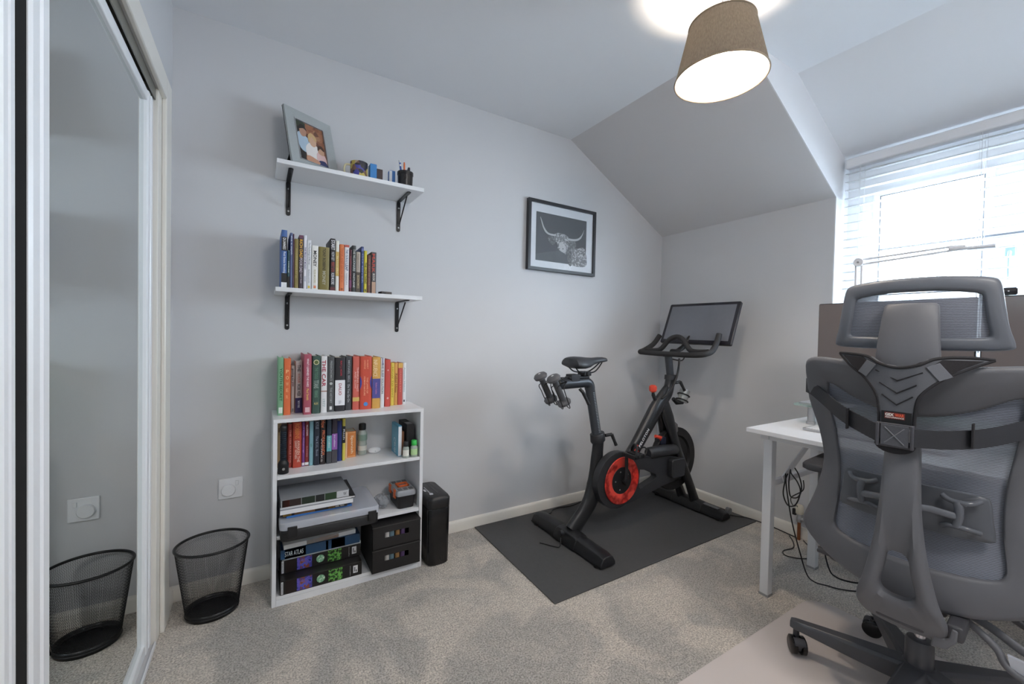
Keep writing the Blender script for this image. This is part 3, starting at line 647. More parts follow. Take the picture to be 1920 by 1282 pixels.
def pen_pot():
    t = thing('pen_pot', 'small black pen pot with a rim on the upper shelf', 'pen pot', (.596, 2.0, ZU))
    build('pot', B().lathe([(.032, 0), (.034, .002), (.036, .066), (.038, .067), (.038, .080), (.035, .080), (.034, .010), (.001, .008)], n=36), mat('smoked_plastic', '#211e1f', .25), t)
    for i, (dx, dy, lx, ly, h, c, lb) in enumerate(((-.018, .004, -.016, .006, .125, '3b62b8', 'blue pen standing in the black pen pot'), (-.006, -.002, -.004, -.004, .118, 'e07038', 'orange pen standing in the black pen pot'), (-.012, .012, -.020, .012, .132, 'd9dde2', 'white pen standing in the black pen pot'), (.012, .006, .016, .01, .104, '2a2a30', 'black marker standing in the black pen pot'))):
        p = thing('marker' if 'marker' in lb else 'pen', lb, 'marker' if 'marker' in lb else 'pen', (.596+dx*.6, 2.0+dy*.6, ZU+.0085))
        e = Vector((lx*.9, ly*.9, h)); r = .0042 if i != 3 else .007
        build('barrel', B().cyl((0, 0, 0), e*.93, r, r, 12), col(c), p)
        build('cap', B().cyl(e*.80, e, r*1.12, r*.8, 12), col('f0f0f2' if i == 0 else c), p)
pen_pot()
# end of the lower wall shelf
def ex_gold(t, hw, hd, h): build('label_panel', B().box(-hw*.9, -hw*.2, -hd-.0006, -hd, .002, h*.8), col('2a2624'), t)
card_box('playing_card_box', 'small flat dark box lying at the free end of the lower wall shelf', 'box', .475, .525, 1.95, 1.99, Z2+.018, .012, '4a4340', ex_gold, .15)
# ------------------------------------------------------------------ things inside the bookcase
def torch():
    t = thing('torch', 'black ribbed torch standing head down at the front of the middle bookcase shelf', 'torch', (.0885, 1.935, ZM))
    build('head', B().lathe([(.019, 0), (.0205, .002), (.0205, .040), (.018, .046), (.0125, .055)], n=28), blackmetal, t)
    b = B(); pr = [(.0125, .052)]
    for k in range(14): pr += [(.0128, .058+k*.0085), (.0118, .0605+k*.0085), (.0128, .063+k*.0085)]
    build('grip', b.lathe(pr+[(.012, .178)], n=24), mat('anodised_navy', '#14202c', .3, .5), t)
    build('tail_cap', B().lathe([(.012, .175), (.0135, .178), (.0135, .192), (.010, .197)], n=24), blackmetal, t)
    build('switch', B().lathe([(.0055, -.0175), (.005, -.0225)], (0, 0, .022), 'y', 16), silver, t)
torch()
def spray():
    t = thing('spray_bottle', 'clear ridged bottle with a black cap beside the orange phrase book', 'bottle', (.4265, 2.065, ZM))
    build('bottle', B().lathe([(.019, .0), (.0215, .004), (.0205, .02), (.0205, .045), (.0215, .05), (.0205, .055), (.0205, .075), (.0225, .085), (.0215, .105), (.012, .118), (.011, .122)], n=32), labelclear, t)
    build('label_sleeve', B().lathe([(.0208, .022), (.0208, .044)], n=32, cap=False), col('d9d6cc'), t)
    build('neck_sleeve', B().lathe([(.0228, .070), (.0228, .098)], n=32, cap=False), col('7d9488'), t)
    build('liquid', B().lathe([(.018, .003), (.0195, .006), (.0192, .066)], n=24), col('b9b6ac'), t)
    build('cap', B().lathe([(.0155, .118), (.0165, .121), (.0165, .144), (.0145, .148)], n=28), blackm, t)
spray()
def case():
    t = thing('earbud_case', 'small glossy white earbud case on the middle bookcase shelf', 'case', (.483, 2.055, ZM))
    build('case_body', B().ell((0, 0, .0152), (.030, .014, .015), 28, 16), mat('gloss_white', '#f0f0f2', .12), t)
    build('seam', B().tube([(.0299*math.cos(a*PI/16), .0139*math.sin(a*PI/16), .0185) for a in range(32)], .0004, 6, closed=True), silver, t)
    build('button', B().cyl((0, -.0146, .013), (0, -.012, .013), .002), col('9aa0a6'), t)
case()
def ex_game(t, hw, hd, h):
    build('label_panel', B().box(-hw-.0006, -hw, -hd*.85, hd*.9, h*.06, h*.94), col('6fb2cf'), t)
    build('label_panel', B().box(-hw*.96, hw*.96, -hd-.0006, -hd, h*.02, h*.98), col('e9eef4'), t)
    text_part('lettering', 'Cards', (-hw-.0012, 0, h*.30), h*.5, .03, (0, 0, -1), (0, 1, 0), col('f2f6f8'), t, world=False)
card_box('game_box', 'light blue carton with a white edge on the middle bookcase shelf', 'box', .566, .582, 1.945, 2.06, ZM, .145, '5aa6c8', ex_game)
card_box('small_box', 'brown carton squeezed between the light blue and the black cartons', 'box', .5845, .600, 1.965, 2.075, ZM, .112, '8a5f45')
def ex_tab(t, hw, hd, h):
    for a in (.6, .75, .88): build('label_panel', B().box(-hw*.75, hw*.75, -hd*.9+hd*1.6*(a-.5), -hd*.9+hd*1.6*(a-.5)+.006, h+.0008, h+.0016), col('9a9aa0'), t)
card_box('small_box', 'black carton with grey print leaning by the right bookcase side', 'box', .606, .642, 1.945, 2.08, ZM, .148, '1e1e21', ex_tab)
def little_bottle(x, y, r, h, body, cap, label, liquid):
    t = thing('small_bottle', label, 'bottle', (x, y, ZM))
    build('bottle', B().lathe([(r*.92, 0), (r, .002), (r, h*.60), (r*.7, h*.68), (r*.62, h*.72)], n=28), labelclear, t)
    build('liquid', B().lathe([(r*.85, .0025), (r*.9, .004), (r*.9, h*.52)], n=24), col(liquid), t)
    build('label_sleeve', B().lathe([(r*1.02, h*.14), (r*1.02, h*.50)], n=28, cap=False), col(body), t)
    build('cap', B().lathe([(r*.78, h*.70), (r*.80, h*.72), (r*.80, h*.97), (r*.7, h)], n=28), col(cap), t)
little_bottle(.5945, 1.917, .0145, .076, 'e2e0d8', '26262a', 'small clear bottle with a black cap at the front of the middle bookcase shelf', 'd6d0c0')
little_bottle(.634, 1.918, .0165, .078, 'b7d8a0', '3fc055', 'small bottle of green liquid with a bright green cap', 'a9d08c')
ZS = .2864
def organiser():
    t = thing('fishing_tackle_case', 'large flat black case with a clear lid jutting out of the lower bookcase shelf', 'case', (.2635, 1.96, ZS))
    x0, x1, y0, y1 = .073, .454, 1.822, 2.10
    def tray(name, z0, z1, m, ins, solid=0, **k):
        b = B(); rr = []
        for z, q in ((z0, ins+.006), (z0+.004, ins), (z1-.004, ins), (z1, ins+.003)):
            rr.append([Vector((p[0], p[1], z)) for p in rrect(x0+q, x1-q, y0+q, y1-q, .022)])
        b.rings(rr); return build(name, b, m, t, world=True, **k)
    tray('base', ZS+.001, ZS+.044, blackm, .003)
    tray('lid', ZS+.0455, ZS+.078, clearpl, 0)
    for xa in (.10, .405):
        build('latch', B().box(xa, xa+.034, y0-.006, y0+.004, ZS+.022, ZS+.062), blackm, t, world=True, bevel=.002)
    b = B()
    for k in range(5):
        xx = x0+.05+k*.066; b.box(xx, xx+.0015, y0+.02, y1-.02, ZS+.0455, ZS+.070)
    build('divider', b, clearpl, t, world=True)
    cc = ['c05a48', 'd8c870', 'e6e0d8', '7aa868', 'c98a7a', '8fa7c9']
    for k in range(6):
        b = B(); xx = x0+.16+k*.028; b.box(xx, xx+.018, y0+.05, y0+.17, ZS+.0455, ZS+.064)
        build('thread_spool', b, col(cc[k]), t, world=True, bevel=.004)
organiser()
def flat_item(name, cat, label, x0, x1, y0, y1, z, h, c, edge, rz=0, bands=(), group=None, txt=None):
    t = thing(name, label, cat, ((x0+x1)/2, (y0+y1)/2, z), rz, group); hw, hd = (x1-x0)/2, (y1-y0)/2
    k = min(.0015, h*.2)
    build('pages', B().box(-hw+.002, hw-.002, -hd+.001, hd-.002, k, h-k), col(edge), t, smooth=False)
    b = B(); b.box(-hw, hw, -hd, hd, 0, k); b.box(-hw, hw, -hd, hd, h-k, h); b.box(-hw, hw, hd-.001, hd, k, h-k)
    build('cover', b, col(c), t, smooth=False)
    for a, bb, cc in bands: build('spine_band', B().box(-hw+2*hw*a, -hw+2*hw*bb, -hd-.0008, -hd+.001, k*.2, h-k*.2), col(cc), t, smooth=False)
    if txt: text_part('lettering', txt[0], (-hw+2*hw*txt[1], -hd-.0014, h/2), 2*hw*txt[2], h*.5, (1, 0, 0), (0, 0, 1), col(txt[3]), t, world=False)
    return t
GM = 'magazines and folders lying in the bookcase'
z = ZS+.079
flat_item('magazine', 'magazine', 'blue edged booklet lying directly on the clear lid of the flat case', .095, .345, 1.872, 2.08, z, .008, '2f62a8', '5d8fd0', .03, [(0, 1, '3a72b8')], GM); z += .0083
flat_item('magazine', 'magazine', 'orange and black edged magazine lying on the blue edged booklet', .078, .330, 1.868, 2.075, z, .011, '3a3430', 'e0d8c8', -.02, [(0, 1, '2b2624'), (.04, .16, 'd8a83c'), (.2, .5, 'd09a68'), (.70, .80, 'e0a63c')], GM, ('KEN  FEW', .88, .14, 'e8e4dc')); z += .0113
flat_item('document_folder', 'folder', 'thick white folder lying in the middle of the upper magazine pile', .076, .350, 1.862, 2.085, z, .017, '8f9298', 'd2d4d8', .0, [(0, 1, 'e3e4e7')], GM); z += .0173
flat_item('document_folder', 'folder', 'dark folder with a white edge below the top case of the upper pile', .078, .362, 1.872, 2.095, z, .008, '26272a', 'dfe0e2', -.01, [(0, .94, 'd7d8da')], GM); z += .0083
flat_item('film_box_set', 'box set', 'grey and black box set lying on top of the upper magazine pile', .076, .335, 1.873, 2.06, z, .028, '8a8d92', 'aeb1b6', .02, [(.02, .28, '2a1e1c'), (.03, .12, '6d2c22'), (.29, .48, '1e2e22'), (.49, .62, '1c1f22'), (.63, .80, '274028'), (.81, .99, 'c4c6ca')], GM, ('W', .93, .05, '2a2a2e'))
def binder(z, yf, label, x0=.080):
    x1 = x0+.318; t = thing('lever_arch_binder', label, 'binder', ((x0+x1)/2, yf, z), 0, 'binders at the bottom of the bookcase'); hw = (x1-x0)/2; h = .0575; dep = D-.03-yf-.015
    b = B(); b.box(-hw, hw, 0, .003, 0, h); b.box(-hw, hw, .003, dep, 0, .0022); b.box(-hw, hw, .003, dep, h-.0022, h)
    build('cover', b, mat('binder_black', '#1b191a', .3), t, bevel=.0008)
    build('pages', B().box(-hw+.004, hw-.004, .02, dep-.004, .004, h-.006), col('9aa2aa'), t, smooth=False)
    q = -.0009
    def pan(a, bb, m, nm='picture_panel'): return build(nm, B().box(-hw+2*hw*a, -hw+2*hw*bb, q, .0005, h*.06, h*.94), m, t, smooth=False)
    pan(.01, .035, col('c9c9cc')); pan(.06, .17, col('1f1210'))
    pan(.19, .37, pattern_mat('nebula_blue', ['10122c', '2f3f9a', '6a5ac0', '2a3a90', '8a4a3a'], 45, kind='NOISE'))
    for xx, r, pm in ((.275, .017, pattern_mat('orb_red', ['3a1c30', '9a5a48', '4a5ac8'], 80, kind='NOISE')), (.475, .016, pattern_mat('orb_green', ['2e5a3a', '8ac09a', '5a9a6a', 'c9e0c8'], 120, kind='NOISE'))):
        o = build('picture_figure', B().lathe([(r, -.0016), (r, .0005)], axis='y', n=28), pm, t); o.location = (-hw+2*hw*xx, 0, h*.5)
    pan(.57, .745, pattern_mat('leaf_green', ['0e1a0e', '2f6a2c', '7ac05a', '14240f'], 60, kind='NOISE'))
    for a, bb, c0, c1 in ((.885, .945, .25, .8),):
        build('emblem', B().box(-hw+2*hw*a, -hw+2*hw*bb, q, .0005, h*c0, h*c1), col('d9d9dc'), t, smooth=False)
        b = B(); b.box(-hw+2*hw*.90, -hw+2*hw*.91, q-.0006, .0, h*.35, h*.7); b.box(-hw+2*hw*.92, -hw+2*hw*.932, q-.0006, .0, h*.32, h*.48)
        build('emblem', b, blackm, t, smooth=False)
    text_part('lettering', 'eaglemoss', (-hw+2*hw*.845, q-.0005, h*.5), h*.75, .0045, (0, 0, 1), (-1, 0, 0), col('c9c9cc'), t, world=False)
    text_part('lettering', 'FACTFILES', (-hw+2*hw*.022, q-.0005, h*.5), h*.7, .004, (0, 0, 1), (-1, 0, 0), col('3a3a3e'), t, world=False)
binder(.0405, 1.899, 'lower of the two black picture spined binders at the bottom of the bookcase')
binder(.0985, 1.955, 'upper black picture spined binder lying on another binder', .084)
z = .1565
flat_item('document_folder', 'folder', 'pale grey folder lying on the upper binder in the bookcase', .088, .402, 1.95, 2.11, z, .012, 'aab4bb', 'd8dde0', 0, [(0, 1, 'c3ccd0')], GM); z += .0125
flat_item('atlas', 'book', 'large deep blue picture book lying above the binders', .082, .395, 1.935, 2.10, z, .040, '173a5c', 'c9c4b0', 0, [(0, 1, '1d4468'), (.05, .3, '205a80'), (.62, .8, '2a70a8'), (.55, .58, '7aa8c8')], GM, ('STAR ATLAS', .16, .22, 'c9d8e0')); z += .0405
flat_item('magazine', 'magazine', 'white magazine with an orange edge above the deep blue picture book', .09, .375, 1.94, 2.10, z, .018, 'd8d8d8', 'e6e4de', .04, [(0, 1, 'dcdcdc'), (.3, .75, 'c98a3c')], GM)
def drawer_box(z, label, lid=False):
    x0, x1, y0, y1, h = .436, .6555, 1.872, 2.115, .1045
    t = thing('storage_box', label, 'box', ((x0+x1)/2, y0, z), 0, 'black cardboard storage boxes in the bookcase'); hw = (x1-x0)/2; dep = y1-y0; c = mat('black_card', '#1c1a1b', .55)
    b = B(); b.box(-hw, -hw+.002, 0, dep, 0, h); b.box(hw-.002, hw, 0, dep, 0, h); b.box(-hw, hw, dep-.002, dep, 0, h); b.box(-hw, hw, 0, dep, 0, .002)
    hx0, hx1, hz0, hz1 = -.055, .055, .046, .070
    b.box(-hw, hx0, 0, .002, 0, h); b.box(hx1, hw, 0, .002, 0, h); b.box(hx0, hx1, 0, .002, 0, hz0); b.box(hx0, hx1, 0, .002, hz1, h)
    build('box_body', b, c, t, smooth=False)
    b = B(); b.box(-hw-.001, hw+.001, -.0015, .002, h-.007, h-.0035); build('front_lip', b, mat('black_card_edge', '#3a3839', .5), t)
    if lid: build('box_lid', B().box(-hw, hw, .004, dep-.002, h-.004, h-.001), c, t)
    for k, (xx, cc) in enumerate(((-.040, 'd4d0cc'), (-.018, '6f8a96'), (.008, '9a7448'), (.032, '5a4470'))):
        build('stored_reel', B().lathe([(.011, 0), (.011, .05)], n=20), col(cc), t).location = (xx, .022, .0025+.02)
drawer_box(.0405, 'lower black cardboard box with a cut-out grip in the bookcase')
drawer_box(.1455, 'upper black cardboard box with a cut-out grip in the bookcase', True)
def toolbox():
    x0, x1, y0, y1, z = .556, .648, 1.915, 2.075, ZS
    t = thing('small_toolbox', 'small toolbox with orange handle and grey lid on the lower bookcase shelf', 'toolbox', ((x0+x1)/2, y0, z)); hw = (x1-x0)/2; dep = y1-y0
    def lay(zs, m, name, par=t, **k):
        b = B(); b.rings([[Vector((p[0], p[1], zz)) for p in rrect(-hw+q, hw-q, q, dep-q, .012)] for zz, q in zs]); return build(name, b, m, par, **k)
    lay(((0, .010), (.002, .008), (.058, .002), (.061, .001)), blackm, 'tub')
    lid = lay(((.0615, 0), (.078, 0), (.086, .004)), mat('grey_lid', '#94979c', .35), 'lid')
    og = mat('tool_orange', '#e0672a', .4)
    for k in range(2):
        for j in range(3): build('lid_window', B().box(-hw+.010+j*.026, -hw+.030+j*.026, .012+k*.105, .042+k*.105, .0861, .0868), mat('lid_window_grey', '#6c7176', .2), lid)
    b = B(); b.box(-.028, .028, .055, .064, .086, .094); b.box(-.028, .028, .096, .105, .086, .094); b.box(-.028, -.018, .055, .105, .086, .094); b.box(.018, .028, .055, .105, .086, .094)
    build('handle', b, og, t, bevel=.002)
    for yy in (.03, .11): build('clasp', B().box(-hw-.003, -hw+.003, yy, yy+.03, .045, .084), og, t, bevel=.001)
toolbox()
def bag():
    t = thing('zip_bag', 'crumpled clear plastic bag of small parts beside the little toolbox', 'bag', (.505, 2.0, ZS))
    b = B(); rnd = random.Random(3); b.ell((0, 0, .028), (.032, .06, .026), 26, 16)
    for v in b.bm.verts: v.co += Vector((rnd.uniform(-1, 1), rnd.uniform(-1, 1), rnd.uniform(-1, 1)))*.004
    for v in b.bm.verts: v.co.z = max(v.co.z, .0005)
    build('film', b, see_mat('bag_film', '#c4cad2', .4, .1), t)
    b = B()
    for k in range(16): b.box(*(lambda x, y: (x, x+.008, y, y+.005))(rnd.uniform(-.02, .014), rnd.uniform(-.04, .035)), .004+.002*k*.5, .008+.002*k*.5)
    build('small_parts', b, mat('bag_parts', '#5d6468', .5, noise=.5), t)
bag()
# ------------------------------------------------------------------ waste bin and shredder
def bin_():
    cx, cy = -.150, 1.995
    t = thing('waste_bin', 'black wire mesh waste bin standing in the corner by the wardrobe', 'bin', (cx, cy, 0))
    H0 = .275; n = 120; m = 46
    def R(f): return (.086+.034*f, .078+.030*f)
    b = B(); rs = []
    for i in range(m+1):
        f = i/m; a, c = R(f); rs.append([(a*math.cos(2*PI*(k+.5*(i % 2))/n), c*math.sin(2*PI*(k+.5*(i % 2))/n), .012+(H0-.016)*f) for k in range(n)])
    b.rings(rs, cap=False)
    o = build('mesh_wall', b, blackmetal, t)
    w = o.modifiers.new('wire', 'WIREFRAME'); w.thickness = .0011; w.use_even_offset = False
    for f, r, z, nm in ((1, .0052, H0, 'rim'), (0, .004, .012, 'base_ring')):
        a, c = R(f); build(nm, B().tube([(a*math.cos(k*PI/32), c*math.sin(k*PI/32), z) for k in range(64)], r, 10, closed=True), blackmetal, t)
    a, c = R(0); build('base_plate', B().lathe([(1, .002), (1, .006)], n=48, sx=a, sy=c), blackmetal, t)
    b = B(); b.rings([[(a*s*math.cos(k*PI/24), c*s*math.sin(k*PI/24), z) for k in range(48)] for s, z in ((1, .002), (1.02, .028))], cap=False); build('base_band', b, blackmetal, t, solid=.001)
    a0, c0 = R(0); a1, c1 = R(1)
    build('seam', B().cyl((a0*.94+.004, -c0*.35, .012), (a1*.94+.004, -c1*.35, H0), .0022, n=8), blackmetal, t)
bin_()
def shredder():
    x0, x1, y0, y1 = .692, .806, 1.862, 2.095; t = thing('paper_shredder', 'tall narrow black paper shredder standing beside the white bookcase', 'shredder', ((x0+x1)/2, (y0+y1)/2, 0)); hw, hd = (x1-x0)/2, (y1-y0)/2
    def lay(zs, m, nm, par=t, **k):
        b = B(); b.rings([[Vector((p[0], p[1], zz)) for p in rrect(-hw+q, hw-q, -hd+q, hd-q, .028, 8)] for zz, q in zs]); return build(nm, b, m, par, **k)
    lay(((0, .008), (.006, .003), (.16, .001), (.272, 0), (.275, .0015)), mat('shredder_black', '#101012', .22), 'waste_container')
    hd_ = lay(((.277, .0015), (.279, 0), (.318, -.001), (.330, .006), (.333, .014)), mat('shredder_head_black', '#18181b', .38), 'cutter_head')
    b = B(); b.prism(rrect(.002, .014, -hd+.05, hd-.03, .004), .3325, .3342, 'xy'); build('paper_slot', b, blackg, t)
    build('slot_frame', B().prism(rrect(-.004, .020, -hd+.04, hd-.02, .006), .3322, .3334, 'xy'), mat('slot_dark_grey', '#2c2c30', .4), t)
    g = col('b9b9be')
    for k in range(7): build('printed_mark', B().box(-.030+.0, -.024, .030-k*.014, .036-k*.014, .3332, .3338), g, hd_)
    build('brand_mark', B().box(-.044, -.034, -.02, .008, .3332, .3338), g, hd_, bevel=.0005)
    build('power_switch', B().box(-.036, -.020, -.075, -.060, .333, .3375), g, t, bevel=.001)
shredder()
# ------------------------------------------------------------------ picture on the wall
def picture():
    x0, x1, z0, z1 = 1.393, 1.938, 1.523, 1.957; y = D-.002
    t = thing('framed_picture', 'black framed monochrome print of a long-horned highland cow on the wall', 'picture', (x0, y, z0))
    b = B(); f = .019; d = .028
    o = [(x0, z0), (x1, z0), (x1, z1), (x0, z1)]; i = [(x0+f, z0+f), (x1-f, z0+f), (x1-f, z1-f), (x0+f, z1-f)]
    for k in range(4):
        k2 = (k+1) % 4; q = lambda p, dd: Vector((p[0], y-dd, p[1]))
        b.rings([[q(o[k], 0), q(o[k], d), q(i[k], d), q(i[k], 0)], [q(o[k2], 0), q(o[k2], d), q(i[k2], d), q(i[k2], 0)]], cap=False)
    build('frame_border', b, mat('picture_black', '#2b2c30', .4), t, world=True, bevel=.001)
    build('mount', B().box(x0+f-.002, x1-f+.002, y-.014, y-.001, z0+f-.002, z1-f+.002), mat('mount_white', '#dcdfe4', .8), t, world=True, smooth=False)
    px0, px1, pz0, pz1 = 1.456, 1.864, 1.586, 1.886; pw, ph = px1-px0, pz1-pz0
    pr = build('print', B().box(px0, px1, y-.0146, y-.0141, pz0, pz1), mat('print_charcoal', '#37383b', .6, noise=.1, nscale=6), t, world=True, smooth=False)
    fur = pattern_mat('fur_grey', ['3a3a3c', '8c8c8e', '5a5a5c', 'b8b8ba'], 90, .7, 'NOISE')
    furd = pattern_mat('fur_dark', ['39393b', '6a6a6c', '48484a', '7d7d7f'], 70, .7, 'NOISE')
    def shape(nm, pts, m, k, n=40):
        pp = [(px0+pw*u, 0, pz0+ph*v) for u, v in pts]
        if n: pp = smooth_poly(pp, n)
        build(nm, B().rings([[Vector((p[0], y-.0146, p[2])) for p in pp], [Vector((p[0], y-.0148-.0003*k, p[2])) for p in pp]]), m, pr, world=True, smooth=False)
    shape('print_area', [(0, 0), (0, .12), (.3, .22), (.62, .30), (.66, 0)], mat('print_field', '#4d5154', .7, noise=.3, nscale=25), 1, 0)
    shape('print_area', [(.66, .0), (.64, .22), (.67, .38), (.80, .36), (.93, .40), (.995, .30), (.995, .0)], fur, 2)
    shape('print_area', [(.64, .0), (.60, .22), (.61, .5), (.68, .4), (.70, .0)], furd, 3)
    shape('print_area', [(.22, .50), (.28, .54), (.36, .52), (.38, .44), (.32, .36), (.25, .42)], furd, 3)
    shape('print_area', [(.66, .52), (.74, .52), (.79, .44), (.74, .34), (.67, .38)], furd, 3)
    shape('print_area', [(.34, .54), (.38, .62), (.48, .63), (.60, .60), (.65, .52), (.63, .38), (.60, .28), (.58, .20), (.54, .22), (.47, .26), (.42, .30), (.40, .40)], fur, 4)
    shape('print_area', [(.44, .36), (.47, .42), (.54, .42), (.58, .34), (.57, .24), (.50, .24), (.44, .29)], mat('print_muzzle', '#b9b9bb', .7, noise=.4, nscale=120), 5)
    for uv in ((.445, .30), (.52, .31)): shape('print_area', [(uv[0]+.012*math.cos(a), uv[1]+.014*math.sin(a)) for a in (0, 1.57, 3.14, 4.71)], col('2b2b2d'), 6, 12)
    shape('print_area', [(.605+.012*math.cos(a), .475+.016*math.sin(a)) for a in (0, 1.57, 3.14, 4.71)], col('1e1e20'), 6, 12)
    horn = mat('print_horn', '#b4b4b6', .7, noise=.2, nscale=60)
    shape('print_area', [(.07, .90), (.10, .84), (.15, .70), (.23, .60), (.36, .585), (.36, .555), (.25, .555), (.17, .60), (.12, .70), (.09, .82)], horn, 6, 50)
    shape('print_area', [(.95, .80), (.90, .68), (.84, .60), (.75, .56), (.62, .55), (.62, .515), (.76, .515), (.86, .57), (.91, .66)], horn, 6, 50)
    build('glass', B().box(x0+f-.001, x1-f+.001, y-.0205, y-.019, z0+f-.001, z1-f+.001), see_mat('picture_glass', '#dfe6ee', .05, .02), t, world=True, smooth=False)
picture()
# ------------------------------------------------------------------ exercise bike on its mat
def holed_prism(outer, holes, a, b_, ):
    """2D outline (x,z) with holes, from y=a to y=b_"""
    bb = B(); bm = bb.bm; es = []
    for loop in [outer]+holes:
        vs = [bm.verts.new((x, a, z)) for x, z in loop]
        es += [bm.edges.new((vs[i], vs[(i+1) % len(vs)])) for i in range(len(vs))]
    r = bmesh.ops.triangle_fill(bm, use_beauty=True, edges=es)
    fs = [g for g in r['geom'] if isinstance(g, bmesh.types.BMFace)]
    e = bmesh.ops.extrude_face_region(bm, geom=fs)
    bmesh.ops.translate(bm, verts=[g for g in e['geom'] if isinstance(g, bmesh.types.BMVert)], vec=(0, b_-a, 0))
    return bb
MT = .006
tag(build('exercise_mat', B().prism([(1.058, 1.352), (2.615, 1.366), (2.605, 2.118), (1.07, 2.130)], .0005, MT, 'xy'), mat('mat_rubber', '#4a4a4b', .75, noise=.12, nscale=60, bump=.35, bscale=420), bevel=.002, origin=(1.84, 1.74, .0005)), 'large dark grey rubber mat under the exercise bike', 'mat')
def bike():
    YC_ = 1.72
    t = thing('exercise_bike', 'matt black spinning bike with red ringed chainguard on the rubber mat', 'exercise bike', (1.9, YC_, MT))
    K = dict(world=True)
    # rear stabiliser
    def stab(xc, w, y0, y1, zt, name, z0=MT+.008, slope=.012):
        b = B(); rs = []
        n = 14
        for i in range(n+1):
            f = i/n; y = y0+(y1-y0)*f; e = min(f, 1-f); zz = zt-(slope if e < .02 else slope*.5*max(0, 1-e*3)); ww = w*(1 if e > .04 else .94)
            pr = [(xc-ww/2, z0), (xc-ww/2, z0+.018), (xc-ww*.34, zz-.006), (xc-ww*.16, zz), (xc+ww*.16, zz), (xc+ww*.34, zz-.006), (xc+ww/2, z0+.018), (xc+ww/2, z0)]
            rs.append([(x, y, z) for x, z in pr])
        b.rings(rs); return build(name, b, bikem, t, bevel=.003, ang=30, **K)
    r = stab(1.440, .100, 1.432, 2.018, .074, 'rear_stabiliser')
    stab(1.440, .112, 1.625, 1.80, .082, 'stabiliser_sleeve')
    f = stab(2.445, .088, 1.455, 1.985, .066, 'front_stabiliser')
    stab(2.445, .098, 1.60, 1.82, .074, 'stabiliser_sleeve')
    build('grip_plate', B().box(2.425, 2.455, 1.50, 1.60, .0645, .068), mat('plate_grey', '#6c6e72', .35, .3), f, **K)
    for x in (1.40, 1.48):
        for y in (1.47, 1.98): build('foot', B().cyl((x, y, MT), (x, y, MT+.010), .014), blackm, r, **K)
    for x in (2.415, 2.475):
        for y in (1.49, 1.95): build('foot', B().cyl((x, y, MT), (x, y, MT+.010), .013), blackm, f, **K)
    for y in (1.478, 1.962): build('transport_wheel', B().cyl((2.505, y-.011, .050), (2.505, y+.011, .050), .020, n=24), mat('wheel_grey', '#8c8d90', .3, .6), f, **K)
    build('levelling_knob', B().cyl((1.365, 1.715, .075), (1.385, 1.715, .075), .014), bikeg, r, **K)
    # curved rear column, oval
    path = [(1.455, .066), (1.490, .105), (1.535, .150), (1.580, .210), (1.615, .290), (1.622, .360), (1.620, .420), (1.624, .480), (1.630, .548)]
    rad = [.050, .047, .046, .050, .058, .050, .041, .037, .0355]
    p3 = smooth_poly([(x, YC_, z) for x, z in path], 40, False); n = len(p3)
    rr = [rad[min(len(rad)-1, int(i*(len(rad)-1)/(n-1)))]*(1-(i*(len(rad)-1)/(n-1)) % 1)+rad[min(len(rad)-1, int(i*(len(rad)-1)/(n-1))+1)]*((i*(len(rad)-1)/(n-1)) % 1) for i in range(n)]
    build('rear_column', B().tube(p3, rr, 24, upv=(1, 0, .3), flat=.62), bikem, t, **K)
    build('post_collar', B().tube([(1.626, YC_, .530), (1.6245, YC_, .536), (1.620, YC_, .575), (1.619, YC_, .580)], [.040, .044, .044, .040], 28, upv=(1, 0, .2), flat=.85), bikeg, t, **K)
    # seat post, elbow and rear extension
    sp = [(1.614, .575), (1.556, .835)]
    build('seat_post', B().tube([(x, YC_, z) for x, z in sp], .029, 24, upv=(1, 0, .2), flat=.82), mat('post_grey', '#3c4046', .35, .25), t, **K)
    b = B()
    for k in range(26):
        ff = .06+.88*k/26; x = sp[0][0]+(sp[1][0]-sp[0][0])*ff; z = sp[0][1]+(sp[1][1]-sp[0][1])*ff
        b.box(x-.002, x+.009, YC_-.0245, YC_-.0228, z-.0012, z+.0012)
    build('height_scale', b, mat('scale_print', '#a9b2b8', .5), t, smooth=False, **K)
    el = smooth_poly([(1.556, YC_, .832), (1.548, YC_, .855), (1.525, YC_, .868), (1.495, YC_, .868), (1.40, YC_, .866), (1.335, YC_, .864)], 40, False)
    build('seat_slide', B().tube(el, .0285, 24, upv=(0, 1, 0), flat=1), MATS['post_grey'], t, **K)
    build('post_end_cap', B().cyl((1.336, YC_, .864), (1.329, YC_, .864), .0285, .025), blackm, t, **K)
    def lever(a, b1, c, name='lever'):
        b = B(); b.cyl(a, b1, .009, .009, 14); b.tube([b1, (Vector(b1)*.35+Vector(c)*.65), c], [.010, .0085, .0095], 12); return build(name, b, blackm, t, **K)
    lever((1.662, 1.70, .565), (1.700, 1.69, .570), (1.722, 1.675, .508))
    lever((1.465, 1.70, .838), (1.478, 1.685, .818), (1.508, 1.672, .755))
    lever((2.255, 1.70, .835), (2.288, 1.69, .842), (2.316, 1.675, .785))
    # saddle
    b = B(); prof = [(1.405, .058, 1.000, .972), (1.412, .072, 1.006, .958), (1.44, .078, 1.010, .945), (1.48, .070, 1.008, .944), (1.52, .052, 1.004, .950), (1.56, .034, 1.002, .962), (1.60, .025, 1.004, .972), (1.64, .021, 1.004, .976), (1.668, .016, 1.000, .980), (1.676, .006, .995, .986)]
    rs = []
